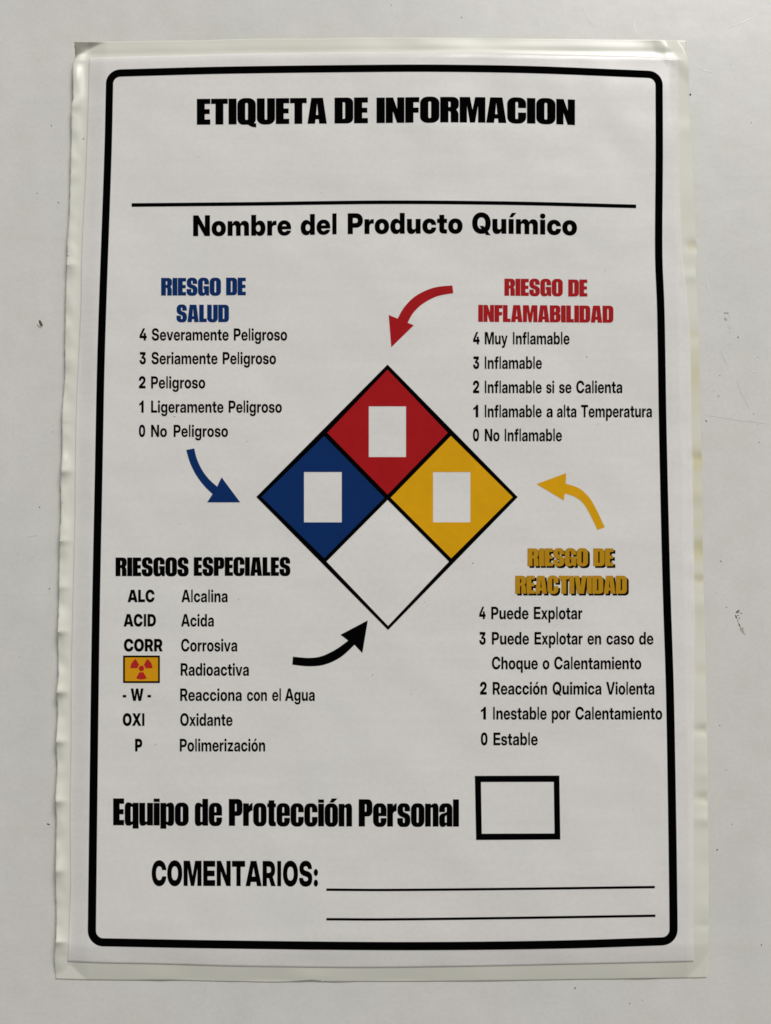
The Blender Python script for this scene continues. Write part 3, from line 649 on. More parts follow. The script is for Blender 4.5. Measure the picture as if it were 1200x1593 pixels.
BOLD_DATA = {
 ' ': (269, []),
 '-': (645, ['492,351 152,351 152,205 492,205']),
 '0': (645, ['322,-12 361,-10 398,-4 431,5 462,17 491,33 516,53 539,76 560,102 578,131 593,163 605,198 615,235 622,275 626,318 627,363 626,409 622,451 615,492 605,529 593,564 578,596 560,625 539,651 516,674 491,694 462,710 431,723 398,732 361,737 322,739 283,737 247,732 214,723 183,710 154,694 128,674 105,651 85,625 67,596 52,564 39,529 30,492 23,451 19,409 17,363 19,318 23,275 30,235 39,198 52,163 67,131 85,102 105,76 128,53 154,34 183,17 214,5 247,-4 283,-10', '322,143 307,144 292,147 279,153 267,160 256,170 247,181 238,194 230,210 224,227 214,266 209,312 207,363 209,415 214,461 224,500 230,517 238,533 247,546 256,558 267,567 279,575 292,580 307,583 322,585 338,583 352,580 366,575 378,567 389,558 398,546 407,533 414,517 426,482 433,439 437,390 437,337 433,288 426,246 414,210 407,194 398,181 389,170 378,160 366,153 352,147 338,144']),
 '1': (645, ['585,0 585,156 446,156 446,728 269,728 90,618 90,451 253,551 253,156 83,156 83,0']),
 '2': (645, ['47,0 604,0 604,156 319,156 476,285 524,331 551,362 573,394 581,411 589,428 595,447 599,466 601,486 602,508 601,536 596,562 589,587 579,610 566,632 551,651 533,669 514,685 492,699 468,711 442,721 415,729 386,735 356,738 325,739 290,738 258,734 228,727 199,718 173,706 149,692 127,675 107,656 90,635 75,612 62,586 52,559 45,529 41,498 40,465 224,465 226,494 232,519 242,540 255,558 272,571 291,580 313,584 335,584 355,581 372,573 387,563 399,550 408,534 414,516 416,496 413,473 406,451 394,431 372,405 320,361 47,140']),
 '3': (645, ['316,-12 351,-10 384,-7 415,-1 444,8 471,19 496,33 519,48 539,65 557,84 573,105 586,127 596,151 603,176 607,202 609,230 608,253 604,276 599,297 591,317 581,336 568,354 553,370 536,383 517,395 495,406 471,414 445,419 416,422 399,422 574,579 574,728 57,728 57,571 346,570 201,435 201,328 320,327 344,324 364,317 382,306 396,293 407,277 413,259 415,238 413,216 407,196 397,178 384,163 367,151 348,143 327,139 303,139 281,143 261,152 243,166 229,182 219,202 213,225 210,250 22,250 23,223 27,197 33,171 42,146 54,122 68,99 85,78 104,58 126,41 151,25 179,12 209,2 242,-6 278,-10']),
 '4': (645, ['550,141 635,141 635,289 550,289 550,453 365,453 365,289 206,289 502,728 307,728 9,293 9,141 365,141 365,0 550,0']),
 ':': (269, ['134,-9 151,-8 166,-5 180,1 193,10 206,20 216,33 224,46 230,60 234,75 235,92 234,108 230,123 224,137 216,150 206,163 193,173 180,182 166,188 151,191 134,192 118,191 103,188 89,182 75,173 63,163 52,150 44,137 38,123 35,108 34,92 35,75 38,60 44,46 52,33 63,20 75,10 89,1 103,-5 118,-8', '134,298 151,300 166,303 180,309 193,317 206,328 216,340 224,354 230,368 234,383 235,399 234,415 230,431 224,445 216,458 206,470 193,481 180,489 166,495 151,499 134,500 118,499 103,495 89,489 75,481 63,470 52,458 44,445 38,431 35,415 34,399 35,383 38,368 44,354 52,340 63,328 75,317 89,309 103,303 118,300']),
 'A': (762, ['0,0 220,0 256,121 501,121 536,0 762,0 515,728 245,728', '456,276 303,276 380,545']),
 'C': (729, ['373,-12 401,-11 427,-8 453,-4 477,1 501,8 524,17 545,27 566,39 585,52 603,66 621,82 636,99 651,117 664,136 675,156 685,177 694,200 701,223 706,247 710,273 508,273 500,244 487,219 470,198 450,181 425,170 398,163 377,162 358,163 340,166 323,171 307,177 293,186 279,196 268,208 257,222 248,237 240,255 234,273 229,293 224,338 224,388 226,412 229,434 234,454 241,473 248,490 258,505 268,519 280,531 293,542 307,550 323,557 340,561 358,564 387,565 417,560 442,550 464,536 483,516 497,492 506,464 508,454 710,454 707,479 701,503 694,527 686,549 675,571 664,591 651,610 636,628 621,645 604,661 586,675 566,688 546,700 524,710 501,719 477,726 453,732 427,736 401,738 373,739 334,738 297,732 261,724 227,712 194,696 163,677 135,655 110,629 87,601 67,569 50,534 37,495 27,454 22,410 20,363 22,317 27,273 37,232 50,194 67,159 87,127 110,99 135,73 163,51 194,32 227,16 261,4 297,-5 334,-10']),
 'D': (711, ['323,0 367,2 408,7 447,16 483,29 518,45 549,64 577,87 603,112 626,140 645,171 662,205 674,241 683,280 689,320 691,363 689,407 683,447 674,486 661,522 645,556 625,587 602,615 576,641 547,663 516,683 481,699 444,711 405,720 364,726 320,728 40,728 40,0', '241,166 241,561 331,560 354,558 374,554 393,548 409,540 425,530 438,519 450,506 460,491 468,474 475,456 481,436 485,413 487,389 487,338 485,314 481,292 476,272 469,253 461,236 451,222 439,209 426,197 412,188 395,180 377,174 358,170 336,167']),
 'E': (631, ['40,0 601,0 601,170 241,170 241,281 574,281 574,446 241,446 241,557 601,557 601,728 40,728']),
 'L': (574, ['40,0 555,0 555,170 241,170 241,728 40,728']),
 'M': (924, ['40,0 237,0 231,513 294,284 381,0 543,0 693,522 687,284 687,0 884,0 884,728 583,728 462,288 408,495 340,728 40,728']),
 'N': (738, ['40,0 241,0 238,421 326,269 493,0 698,0 698,728 497,728 499,305 424,438 245,728 40,728']),
 'O': (746, ['373,-12 412,-10 449,-5 485,4 519,16 552,32 583,51 611,73 636,98 659,127 679,159 696,194 709,232 719,273 724,316 726,363 724,410 719,454 709,495 696,534 679,569 659,601 636,629 611,655 583,677 552,696 519,712 485,724 449,732 412,738 373,739 334,738 297,732 261,724 227,712 194,696 163,677 135,655 110,629 87,601 67,569 50,534 37,495 27,454 22,410 20,363 22,317 27,273 37,232 50,194 67,159 87,127 110,99 135,73 163,51 194,32 227,16 261,4 297,-5 334,-10', '373,162 355,163 337,166 321,171 306,178 292,186 279,197 267,209 257,222 248,238 240,255 234,274 229,294 224,339 224,388 229,433 234,453 240,472 248,489 257,505 267,519 279,531 292,541 306,550 321,557 337,561 355,564 373,565 392,564 409,561 426,557 441,550 455,541 468,531 479,519 489,505 498,489 506,472 512,453 517,433 523,388 523,339 517,294 512,274 506,255 498,238 489,222 479,209 468,197 455,186 441,178 426,171 409,166 392,163']),
 'P': (647, ['40,0 241,0 241,221 348,221 382,222 413,226 443,232 472,241 498,252 522,265 544,281 563,298 581,318 596,340 608,363 618,389 624,416 629,444 630,474 629,505 624,533 618,560 608,585 596,609 581,631 563,650 544,668 522,683 498,697 472,708 443,716 413,723 382,726 348,728 40,728', '241,386 241,562 345,562 367,558 387,551 403,541 416,528 426,513 432,495 434,474 432,454 426,436 416,420 403,407 387,397 367,390 345,387']),
 'Q': (746, ['298,269 378,163 355,163 337,166 321,171 306,178 292,186 279,197 267,209 257,222 248,238 240,255 234,274 229,294 224,339 224,388 229,433 234,453 240,472 248,489 257,505 267,519 279,531 292,541 306,550 321,557 337,561 355,564 373,565 392,564 409,561 426,557 441,550 455,541 468,531 479,519 489,505 498,489 506,472 512,453 517,433 523,388 523,339 517,294 512,274 506,255 498,238 488,221 450,269', '724,-54 614,76 636,98 659,127 679,159 696,194 709,232 719,273 724,316 726,363 724,410 719,454 709,495 696,534 679,569 659,601 636,629 611,655 583,677 552,696 519,712 485,724 449,732 412,738 373,739 334,738 297,732 261,724 227,712 194,696 163,677 135,655 110,629 87,601 67,569 50,534 37,495 27,454 22,410 20,363 22,317 27,273 37,232 50,194 67,159 87,127 110,99 135,73 163,51 194,32 227,16 261,4 297,-5 334,-10 373,-12 412,-10 449,-5 485,4 502,10 555,-54']),
 'R': (665, ['40,0 241,0 241,229 333,229 443,0 652,0 518,272 541,287 561,304 579,323 594,344 607,367 617,391 624,417 629,445 630,474 629,505 625,533 618,560 608,585 596,609 581,631 564,650 544,668 522,683 498,697 472,708 444,716 414,723 382,726 348,728 40,728', '241,384 241,564 345,564 367,560 387,553 403,542 416,529 426,513 432,495 434,474 432,454 426,436 416,420 403,406 387,396 367,388 345,385']),
 'S': (684, ['343,-12 381,-11 417,-7 451,-2 482,6 511,16 537,29 561,43 582,59 600,77 616,98 629,120 639,144 647,170 651,198 652,227 650,260 644,290 633,318 617,342 596,364 571,384 540,401 504,415 462,428 315,458 285,469 263,482 254,492 249,504 247,517 249,531 255,544 265,555 278,565 304,575 334,580 363,580 379,577 394,573 408,566 420,558 431,549 439,538 446,526 450,512 452,497 637,497 635,527 630,555 622,581 612,605 599,628 583,648 565,667 545,683 522,698 497,710 470,721 441,729 410,735 377,738 342,739 307,738 274,735 243,729 214,721 187,710 161,697 138,683 117,667 99,649 83,629 69,607 59,584 51,560 47,534 45,507 47,476 54,447 65,420 81,395 101,372 125,352 153,335 185,320 222,308 262,298 378,274 412,262 435,248 446,238 452,226 454,212 452,197 445,184 434,172 420,163 402,155 370,148 331,147 305,151 281,158 261,169 245,183 233,200 225,220 221,242 31,242 33,210 37,181 44,153 54,127 67,104 83,82 102,63 123,45 147,30 173,18 202,7 234,-1 268,-7 304,-11']),
 'T': (655, ['20,557 227,557 227,0 428,0 428,557 636,557 636,728 20,728']),
 'W': (1036, ['193,0 415,0 514,411 518,432 538,338 621,0 843,0 1036,728 817,728 721,252 681,443 616,728 420,728 314,252 278,443 219,728 0,728']),
 'X': (739, ['0,0 227,0 369,216 506,0 739,0 482,378 711,728 490,728 372,535 315,632 256,728 29,728 262,372']),
 'b': (624, ['405,-10 430,-6 453,0 476,10 496,22 515,36 532,53 548,72 562,93 574,116 583,141 591,168 597,197 600,227 601,259 600,290 597,319 591,347 583,373 573,398 561,422 547,443 531,462 514,478 495,493 475,505 453,515 430,522 406,526 367,527 331,522 310,515 291,505 273,493 250,468 236,448 236,728 42,728 42,0 234,0 234,80 245,57 259,38 275,22 294,8 316,-1 340,-8 365,-11', '311,141 291,145 273,155 258,168 246,186 236,207 231,231 229,259 231,286 236,310 246,331 258,348 273,362 291,371 311,376 332,376 351,371 367,362 381,348 392,331 400,310 404,286 406,259 404,231 400,207 392,186 381,168 367,155 351,145 332,141']),
 'c': (582, ['297,-12 342,-9 384,-1 422,12 456,30 487,52 512,78 532,107 548,140 553,158 557,176 560,215 376,215 368,183 357,163 340,149 319,140 301,138 282,140 264,147 249,159 237,174 228,194 221,217 218,243 218,272 221,299 228,322 237,341 249,357 264,368 281,375 307,377 330,372 349,361 363,344 372,322 376,303 560,303 556,341 545,377 530,410 509,439 483,465 454,487 420,504 382,517 341,525 297,527 265,526 235,522 206,515 179,506 153,494 130,479 108,462 89,443 72,422 57,399 45,374 35,347 28,319 24,289 23,258 24,226 28,197 35,168 45,142 57,116 72,93 89,72 108,53 130,37 153,22 179,10 206,0 235,-6 265,-10']),
 'd': (624, ['259,-11 284,-8 308,-1 329,8 348,22 365,38 379,57 390,80 390,0 581,0 581,728 388,728 388,448 367,477 351,493 333,505 314,515 293,522 257,527 218,526 194,522 171,515 150,505 129,493 110,478 93,462 77,443 63,422 51,398 41,373 33,347 27,319 24,290 23,259 24,227 27,197 33,168 40,141 50,116 62,93 76,72 91,53 109,36 128,22 149,10 171,0 194,-6 219,-10', '292,141 273,145 257,155 243,168 232,186 224,207 219,231 218,259 219,286 224,310 232,331 243,348 257,362 273,371 292,376 313,376 333,371 351,362 366,348 378,331 388,310 393,286 395,259 393,231 388,207 378,186 366,168 351,155 333,145 313,141']),
 'e': (582, ['296,-12 323,-11 348,-8 373,-3 397,3 420,11 442,21 462,33 480,45 497,60 513,75 527,92 538,109 547,128 554,148 559,168 388,168 379,153 366,140 342,128 312,123 282,125 262,130 245,139 232,151 221,166 214,184 210,211 561,211 561,286 558,308 554,329 549,350 542,370 533,388 523,406 512,423 500,439 486,453 471,467 455,479 438,490 420,500 401,508 381,515 360,520 338,524 292,527 261,526 232,522 204,515 177,505 152,493 129,478 108,461 89,442 72,421 57,398 45,373 35,346 28,318 24,289 23,258 24,227 28,198 35,170 45,143 57,118 72,95 90,74 109,55 130,38 154,23 180,10 207,1 235,-6 265,-10', '383,320 212,320 217,340 225,356 236,369 250,378 267,385 287,389 308,389 328,385 344,378 358,369 370,356 378,340']),
 'i': (278, ['42,0 236,0 236,516 42,516', '138,551 156,552 172,555 187,561 200,568 213,577 223,588 231,601 237,614 240,629 242,644 240,660 237,675 231,688 223,700 213,711 200,721 187,728 172,733 156,736 138,737 121,736 105,733 90,728 76,721 64,711 54,700 46,688 40,675 37,660 35,644 37,629 40,614 46,601 54,588 64,577 76,568 90,561 105,555 121,552']),
 'm': (920, ['42,0 236,0 236,306 241,330 251,350 261,360 273,368 286,372 301,374 313,373 324,370 334,366 343,360 350,353 357,344 362,334 365,323 368,297 368,0 552,0 552,306 557,330 568,350 578,360 589,368 602,372 617,374 629,373 640,370 650,366 659,360 666,353 673,344 678,334 682,323 685,297 685,0 878,0 878,345 877,366 874,387 870,406 864,424 856,441 846,457 835,471 823,484 809,495 794,505 778,513 761,519 742,524 723,526 687,527 655,522 625,512 598,498 573,478 563,467 553,454 545,440 536,420 530,440 519,461 506,479 489,494 471,506 451,515 431,522 409,526 387,527 358,525 330,518 303,507 279,490 258,468 240,441 228,414 228,516 42,516']),
 'o': (606, ['303,-12 336,-10 367,-6 396,0 424,9 450,21 474,36 496,52 516,71 533,92 548,115 561,140 571,167 578,195 582,226 584,258 582,290 578,320 571,349 561,376 548,401 533,424 516,444 496,463 474,480 450,494 424,506 396,515 367,522 336,526 303,527 271,526 240,522 210,515 183,506 157,494 132,480 110,463 91,444 73,424 58,401 45,376 35,349 28,320 24,290 23,258 24,226 28,195 35,167 45,140 58,115 73,92 91,71 110,52 132,36 157,21 183,9 210,0 240,-6 271,-10', '294,140 276,144 260,153 246,165 234,182 225,203 220,229 218,258 220,287 225,312 234,333 246,350 260,363 276,372 294,376 313,376 330,372 346,363 361,350 372,333 381,312 387,287 389,258 387,229 381,203 372,182 361,165 346,153 330,144 313,140']),
 'r': (414, ['42,0 236,0 236,262 240,287 248,308 259,327 274,341 292,352 312,359 406,361 406,516 337,515 319,512 302,508 288,502 275,495 263,485 253,473 245,459 237,442 231,422 230,422 230,516 42,516']),
 't': (416, ['97,516 10,516 10,369 97,369 97,154 99,123 104,96 113,73 126,53 143,37 163,23 189,13 218,6 252,1 396,0 396,147 325,147 309,150 299,156 293,165 290,179 290,369 396,369 396,516 290,516 290,656 97,656']),
 'u': (617, ['216,-12 246,-10 274,-5 299,4 321,16 340,31 357,50 373,70 384,87 384,0 574,0 574,516 381,516 381,230 378,209 373,191 365,177 354,166 341,158 326,153 308,152 295,153 283,155 272,159 263,165 255,173 248,182 242,193 239,205 236,219 236,516 42,516 43,166 46,143 49,122 55,102 62,83 71,66 81,50 93,36 106,24 121,13 137,4 155,-3 174,-8 194,-11']),
 'í': (278, ['42,0 236,0 236,516 42,516', '64,577 192,577 341,736 163,736']),
}


def parse(s):
    return [tuple(float(v) for v in q.split(',')) for q in s.split()]

def decode(table):
    return {ch: (adv, [parse(c) for c in cs]) for ch, (adv, cs) in table.items()}
SANS, SANS_BOLD = decode(SANS_DATA), decode(BOLD_DATA)
CAP = 728.0
SANS['I'] = (284, [[(78, 0), (206, 0), (206, 728), (78, 728)]])
SANS['l'] = (250, [[(64, 0), (184, 0), (184, 735), (64, 735)]])
SANS_BOLD['I'] = (310, [[(64, 0), (246, 0), (246, 728), (64, 728)]])
SANS_BOLD['1'] = (556, [[(395, 0), (235, 0), (235, 500), (180, 455), (90, 412), (90, 545), (170, 585), (245, 655), (270, 728), (395, 728)]])
SANS_BOLD['l'] = (284, [[(58, 0), (226, 0), (226, 732), (58, 732)]])

def rnd(poly):
    """polygon with rounded corners: (x, y) or (x, y, radius)"""
    out, n = [], len(poly)
    for k in range(n):
        p = poly[k]
        if len(p) == 2:
            out.append(p)
            continue
        x, y, r = p
        a, c = poly[k - 1], poly[(k + 1) % n]
        def step(q):
            l = math.hypot(q[0] - x, q[1] - y)
            t = min(r, l * (0.98 if len(q) == 2 else 0.5)) / l
            return (x + (q[0] - x) * t, y + (q[1] - y) * t)
        s, e = step(a), step(c)
        k_ = 0.5523
        c1 = (s[0] + (x - s[0]) * k_, s[1] + (y - s[1]) * k_)
        c2 = (e[0] + (x - e[0]) * k_, e[1] + (y - e[1]) * k_)
        for j in range(7):
            t = j / 6
            out.append(tuple((1-t)**3*s[m] + 3*t*(1-t)**2*c1[m] + 3*t*t*(1-t)*c2[m] + t**3*e[m] for m in (0, 1)))
    return out

def box(x0, y0, x1, y1, r=None):
    return [(x0, y0, r), (x1, y0, r), (x1, y1, r), (x0, y1, r)] if r else [(x0, y0), (x1, y0), (x1, y1), (x0, y1)]

S_UP = [(34,66),(60,66),(60,101.5,24),(1,101.5,24),(1,50,16),(35,37,6),(35,17,4.2),(26.5,17,4.2),(26.5,37),(0,37),(0,-1.5,24),(61,-1.5,24),(61,51,16),(26.5,64.5,6),(26.5,84,4),(34,84,4)]
HEAVY = {
 'A': (66, [[(0,0),(26,0),(27.6,17),(38.4,17),(40,0),(66,0),(53,100),(13,100)], [(29.4,34),(36.6,34),(33,80)]]),
 'B': (62, [[(0,0),(62,0,20),(62,49,10),(54,53),(61,58,10),(61,100,18),(0,100)], [(27,17),(35,17,4),(35,43,4),(27,43)], [(27,61),(34,61,4),(34,83,4),(27,83)]]),
 'C': (62, [[(0,101.5,25),(62,101.5,25),(62,60),(35.5,60),(35.5,84,4.2),(27,84,4.2),(27,16,4.2),(35.5,16,4.2),(35.5,42),(62,42),(62,-1.5,25),(0,-1.5,25)]]),
 'D': (62, [[(0,0),(62,0,20),(62,100,20),(0,100)], [(27,18),(35,18,4),(35,82,4),(27,82)]]),
 'E': (46, [[(0,0),(46,0),(46,20),(27,20),(27,41),(44,41),(44,60),(27,60),(27,80),(46,80),(46,100),(0,100)]]),
 'F': (46, [[(0,0),(27,0),(27,39),(44,39),(44,59),(27,59),(27,80),(46,80),(46,100),(0,100)]]),
 'G': (63, [[(0,101.5,25),(62,101.5,25),(62,63),(35.5,63),(35.5,84,4.2),(27,84,4.2),(27,16,4.2),(35.5,16,4.2),(35.5,37),(31,37),(31,54),(62.5,54),(62.5,0),(46,0),(44.5,8),(36,-1.5,9),(0,-1.5,25)]]),
 'I': (27.5, [box(0,0,27.5,100)]),
 'L': (44, [[(0,0),(44,0),(44,20),(27,20),(27,100),(0,100)]]),
 'M': (84, [[(0,0),(24,0),(24,66),(33.5,0),(50.5,0),(60,67),(60,0),(84,0),(84,100),(50.5,100),(42,50),(34,100),(0,100)]]),
 'N': (61, [[(0,0),(23.5,0),(23.5,46),(37,0),(61,0),(61,100),(37.5,100),(37.5,55),(24,100),(0,100)]]),
 'O': (63, [box(0,-1.5,63,101.5,25), box(27,17,36,83,4.4)]),
 'P': (59, [[(0,0),(27,0),(27,37),(59,37,19),(59,100,19),(0,100)], [(27,54),(33.5,54,4),(33.5,82,4),(27,82)]]),
 'Q': (64, [[(0,101.5,25),(63,101.5,25),(63,10,9),(57,3.5),(64.5,3.5),(64.5,-12),(50,-12,12),(37,-1.5,5),(0,-1.5,25)], box(27,17,36,83,4.4)]),
 'R': (61, [[(0,0),(27,0),(27,44),(31,44,2),(34.5,40,3),(34.5,0),(60,0),(60,42,11),(52,50.5),(61,57,10),(61,100,20),(0,100)], [(27,60),(34,60,4),(34,82,4),(27,82)]]),
 'S': (61, [S_UP]),
 'T': (57, [[(15,0),(42,0),(42,80),(57,80),(57,100),(0,100),(0,80),(15,80)]]),
 'U': (62, [[(0,100),(0,-1.5,25),(62,-1.5,25),(62,100),(35,100),(35,17,4.2),(27,17,4.2),(27,100)]]),
 'V': (66, [[(0,100),(27,100),(33.5,34),(40,100),(66,100),(52,0),(14,0)]]),
 'a': (57, [[(0,53),(0,85.5,22),(57,85.5,20),(57,0),(32.5,0),(32.5,7),(25,-1.5,9),(0,-1.5,16),(0,44,12),(32.5,53,4),(32.5,71,3.6),(25,71,3.6),(25,53)], [(32.5,42),(25,37,4),(25,14,3.4),(32.5,14,3.4)]]),
 'c': (57, [[(0,85.5,23),(57,85.5,23),(57,52),(33,52),(33,71,4),(25,71,4),(25,14,4),(33,14,4),(33,35),(57,35),(57,-1.5,23),(0,-1.5,23)]]),
 'd': (58, [[(58,100),(58,0),(33,0),(33,6),(26,-1.5,9),(0,-1.5,18),(0,85.5,18),(26,85.5,9),(33,78),(33,100)], box(25,14,33,70,3.6)]),
 'e': (58, [[(0,85.5,23),(58,85.5,23),(58,38),(25,38),(25,14,4),(33,14,4),(33,31),(58,31),(58,-1.5,23),(0,-1.5,23)], [(25,50),(33,50),(33,71,4),(25,71,4)]]),
 'i': (25.5, [box(0,0,25.5,84), box(0,87.5,25.5,100)]),
 'l': (25.5, [box(0,0,25.5,100)]),
 'n': (58, [[(0,0),(25,0),(25,70,3.6),(33,70,3.6),(33,0),(58,0),(58,85.5,17),(34,85.5,9),(25,78),(25,84),(0,84)]]),
 'o': (58, [box(0,-1.5,58,85.5,23), box(25,14,33,70,3.8)]),
 'ó': (58, [box(0,-1.5,58,85.5,23), box(25,14,33,70,3.8), [(21,88.5),(31,104),(56,104),(38,88.5)]]),
 'p': (58, [[(0,84),(0,-12),(25,-12),(25,5),(32,-1.5,9),(58,-1.5,18),(58,85.5,18),(32,85.5,9),(25,78),(25,84)], box(25,14,33,70,3.6)]),
 'q': (58, [[(58,84),(58,-12),(33,-12),(33,5),(26,-1.5,9),(0,-1.5,18),(0,85.5,18),(26,85.5,9),(33,78),(33,84)], box(25,14,33,70,3.6)]),
 'r': (41, [[(0,0),(25,0),(25,52,7),(41,58),(41,86),(31,83,7),(25,74),(25,84),(0,84)]]),
 's': (56, [[(31.5,56),(55,56),(55,85.5,20),(1,85.5,20),(1,42,14),(32,31,5),(32,13.5,3.6),(24.5,13.5,3.6),(24.5,31),(0,31),(0,-1.5,20),(56,-1.5,20),(56,43,14),(25,54,5),(25,71,3.6),(31.5,71,3.6)]]),
 't': (38, [[(6,96),(31,96),(31,84),(38,84),(38,70),(31,70),(31,17,3),(38,14),(38,0),(24,-1),(6,-1,14),(6,70),(0,70),(0,84),(6,84)]]),
 'u': (58, [[(0,84),(0,-1.5,17),(24,-1.5,9),(33,6),(33,0),(58,0),(58,84),(33,84),(33,14,3.6),(25,14,3.6),(25,84)]]),
}
HEAVY = {ch: (w + 2.6, [rnd(c) for c in cs]) for ch, (w, cs) in HEAVY.items()}
FONTS = {'sans': (SANS, CAP), 'bold': (SANS_BOLD, CAP), 'heavy': (HEAVY, 100.0)}

def word_groups(text, font, x0, x1, base, cap):
    """glyph outlines of one word, its ink fitted between x0 and x1 on the baseline"""
    tab, ch_h = FONTS[font]
    pen, gl = 0.0, []
    for ch in text:
        adv, cs = tab[ch]
        gl.append([[(x + pen, y) for x, y in c] for c in cs])
        pen += adv
    lo = min(x for g in gl for c in g for x, y in c)
    hi = max(x for g in gl for c in g for x, y in c)
    k = (x1 - x0) / (hi - lo)
    v = cap / ch_h
    groups = []
    for g in gl:
        out = []
        for c in g:
            q = []
            for x, y in c:
                X = x0 + (x - lo) * k
                q.append((X, (base(X) if callable(base) else base) - y * v))
            out.append(q)
        groups.append(out)
    return groups

def text(name, words, mat, parent, lift=0.04, label=None, offset=(0, 0)):
    groups = []
    for w in words:
        groups += word_groups(*w)
    if offset != (0, 0):
        groups = [[[(x + offset[0], y + offset[1]) for x, y in c] for c in g] for g in groups]
    ob = print_mesh(name, None, mat, parent, lift, groups=groups)
    if label: ob['label'] = label
    return ob

def curve(*pts):
    return lambda x: interp(list(pts), x)

tb = curve((306,194),(508,192.2),(590,191.4),(696,190.3),(800,191.5),(860,193),(895,194.6))
text('title', [('ETIQUETA','heavy',306.5,508.7,tb,40.2), ('DE','heavy',520.7,572.7,tb,40.2), ('INFORMACION','heavy',586,894.8,tb,39.6)], M_BLACK, root,
     label='heavy black title ETIQUETA DE INFORMACION')
nb = curve((300,367.4),(450,366),(540,364.2),(720,363.2),(800,363.8),(898,366.2))
text('subtitle', [('Nombre','bold',300.7,453.2,nb,32.4), ('del','bold',468,523.9,nb,32.4), ('Producto','bold',541.2,720,nb,32.4), ('Químico','bold',734.8,898,nb,32.4)],
     M_BLACK, root, label='bold black line Nombre del Producto Químico')

def lines(parent, rows):
    for row in rows:
        base, cap, words = row
        text('text_line', [(t, f, a, b_, base, cap) for t, f, a, b_ in words], M_BLACK, parent, label='black line reading ' + ' '.join(w[0] for w in words))

h = text('heading', [('RIESGO','heavy',250.9,344,459.7,27.4), ('DE','heavy',352,382.7,459.3,27.4), ('SALUD','heavy',274.8,356.4,501,27.0)], M_BLUE, root,
         label='blue heading RIESGO DE SALUD')
lines(h, [
 (529.7, 18.9, [('4','bold',217.3,228.6),('Severamente','sans',236.4,356),('Peligroso','sans',364,447)]),
 (566.5, 18.9, [('3','bold',217.3,227.3),('Seriamente','sans',236,338.7),('Peligroso','sans',346.7,429.7)]),
 (604.2, 18.9, [('2','bold',216.3,226.7),('Peligroso','sans',235.3,319.6)]),
 (642.0, 18.9, [('1','bold',216.9,223.8),('Ligeramente','sans',235.3,348),('Peligroso','sans',356,438.8)]),
 (679.7, 18.9, [('0','bold',216.3,226.2),('No','sans',235.3,260),('Peligroso','sans',270.4,355)]),
])
h = text('heading', [('RIESGO','heavy',785,875.8,curve((785,460),(876,460.8)),26.6), ('DE','heavy',884.3,914,461.2,26.4),
                     ('INFLAMABILIDAD','heavy',744.3,954.5,curve((744,500.6),(954,502)),26.4)], M_RED, root, label='red heading RIESGO DE INFLAMABILIDAD')
lines(h, [
 (535.8, 19.4, [('4','bold',736.3,746.5),('Muy','sans',754.5,790),('Inflamable','sans',798.3,886.3)]),
 (573.8, 19.4, [('3','bold',736.3,745.8),('Inflamable','sans',754.5,843.3)]),
 (611.6, 19.4, [('2','bold',736,745.8),('Inflamable','sans',754.5,843),('si','sans',850,862.5),('se','sans',870,889.3),('Calienta','sans',896.8,968.3)]),
 (649.2, 19.4, [('1','bold',736.6,744.3),('Inflamable','sans',754.5,843),('a','sans',850.5,860),('alta','sans',866.8,897),('Temperatura','sans',904.3,1014.5)]),
 (686.4, 19.4, [('0','bold',736,745.6),('No','sans',754.5,777.5),('Inflamable','sans',785.5,874.5)]),
])
h = text('heading', [('RIESGOS','heavy',180,293.8,896.3,29), ('ESPECIALES','heavy',301.8,452,895.8,29)], M_BLACK, root, label='black heading RIESGOS ESPECIALES')
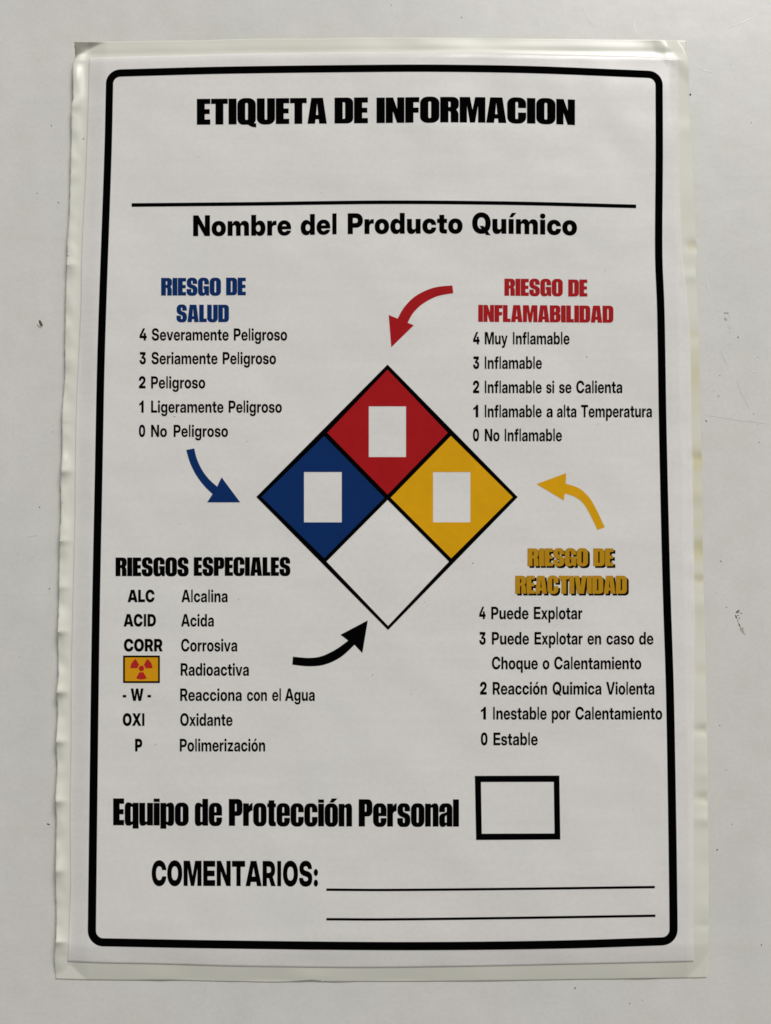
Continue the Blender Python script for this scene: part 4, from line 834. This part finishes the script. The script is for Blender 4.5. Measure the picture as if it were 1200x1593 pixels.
lines(h, [
 (936.8, 19.4, [('ALC','bold',198.8,240.8),('Alcalina','sans',282.5,354.3)]),
 (974.6, 19.4, [('ACID','bold',192.5,243),('Acida','sans',282,333)]),
 (1013.4, 19.6, [('CORR','bold',193,253.3),('Corrosiva','sans',282,369.3)]),
 (1051.2, 19.6, [('Radioactiva','sans',281.3,387.5)]),
 (1090.4, 19.4, [('-','bold',191.2,196.7),('W','bold',203.6,223.6),('-','bold',229.7,235.3),('Reacciona','sans',280.6,376.3),('con','sans',384.5,415.6),('el','sans',423.6,437.3),('Agua','sans',443.6,489.9)]),
 (1129.2, 19.6, [('OXI','bold',191.2,225),('Oxidante','sans',280.6,362)]),
 (1169.0, 19.8, [('P','bold',210.4,221.7),('Polimerización','sans',280,412.8)]),
])
words = [('RIESGO','heavy',821,915,880.6,27.6), ('DE','heavy',923.3,954.5,880.6,27.6), ('REACTIVIDAD','heavy',801.8,975.5,923.6,28.0)]
h = text('heading', words, M_GOLD, root, lift=0.07, label='gold heading RIESGO DE REACTIVIDAD with black drop shadow')
text('drop_shadow', words, M_BLACK, h, lift=0.04, offset=(3.0, 2.8), label='black printed offset behind the gold letters')
lines(h, [
 (963.3, 19.5, [('4','bold',745.8,755.8),('Puede','sans',764.5,822.5),('Explotar','sans',830.8,906.3)]),
 (1002.7, 19.6, [('3','bold',746,756),('Puede','sans',765.5,823.3),('Explotar','sans',831.8,906.8),('en','sans',914.3,935.5),('caso','sans',943.8,987),('de','sans',994.5,1016.8)]),
 (1041.2, 19.6, [('Choque','sans',765.5,837),('o','sans',844.5,855),('Calentamiento','sans',862.5,998)]),
 (1080.6, 19.8, [('2','bold',747,757.5),('Reacción','sans',766.8,851.3),('Quimica','sans',860,935.8),('Violenta','sans',943.3,1018.3)]),
 (1119.4, 19.8, [('1','bold',748.4,756.3),('Inestable','sans',767.5,850.8),('por','sans',858.8,887.5),('Calentamiento','sans',895.5,1030.5)]),
 (1159.4, 19.8, [('0','bold',748.3,758.8),('Estable','sans',768,836.8)]),
])
eb = curve((176,1283.8),(345,1284.6),(548,1285.7),(715,1285.9))
text('heading', [('Equipo','heavy',176.3,293.8,eb,41.8), ('de','heavy',303.3,345.8,eb,41.8), ('Protección','heavy',356.3,548,eb,41.8), ('Personal','heavy',558.3,714.3,eb,42.4)],
     M_BLACK, root, label='heavy black line Equipo de Protección Personal')
text('heading', [('COMENTARIOS:','bold',236.3,495,curve((236,1378),(495,1378.8)),39.2)], M_BLACK, root, label='bold black word COMENTARIOS')
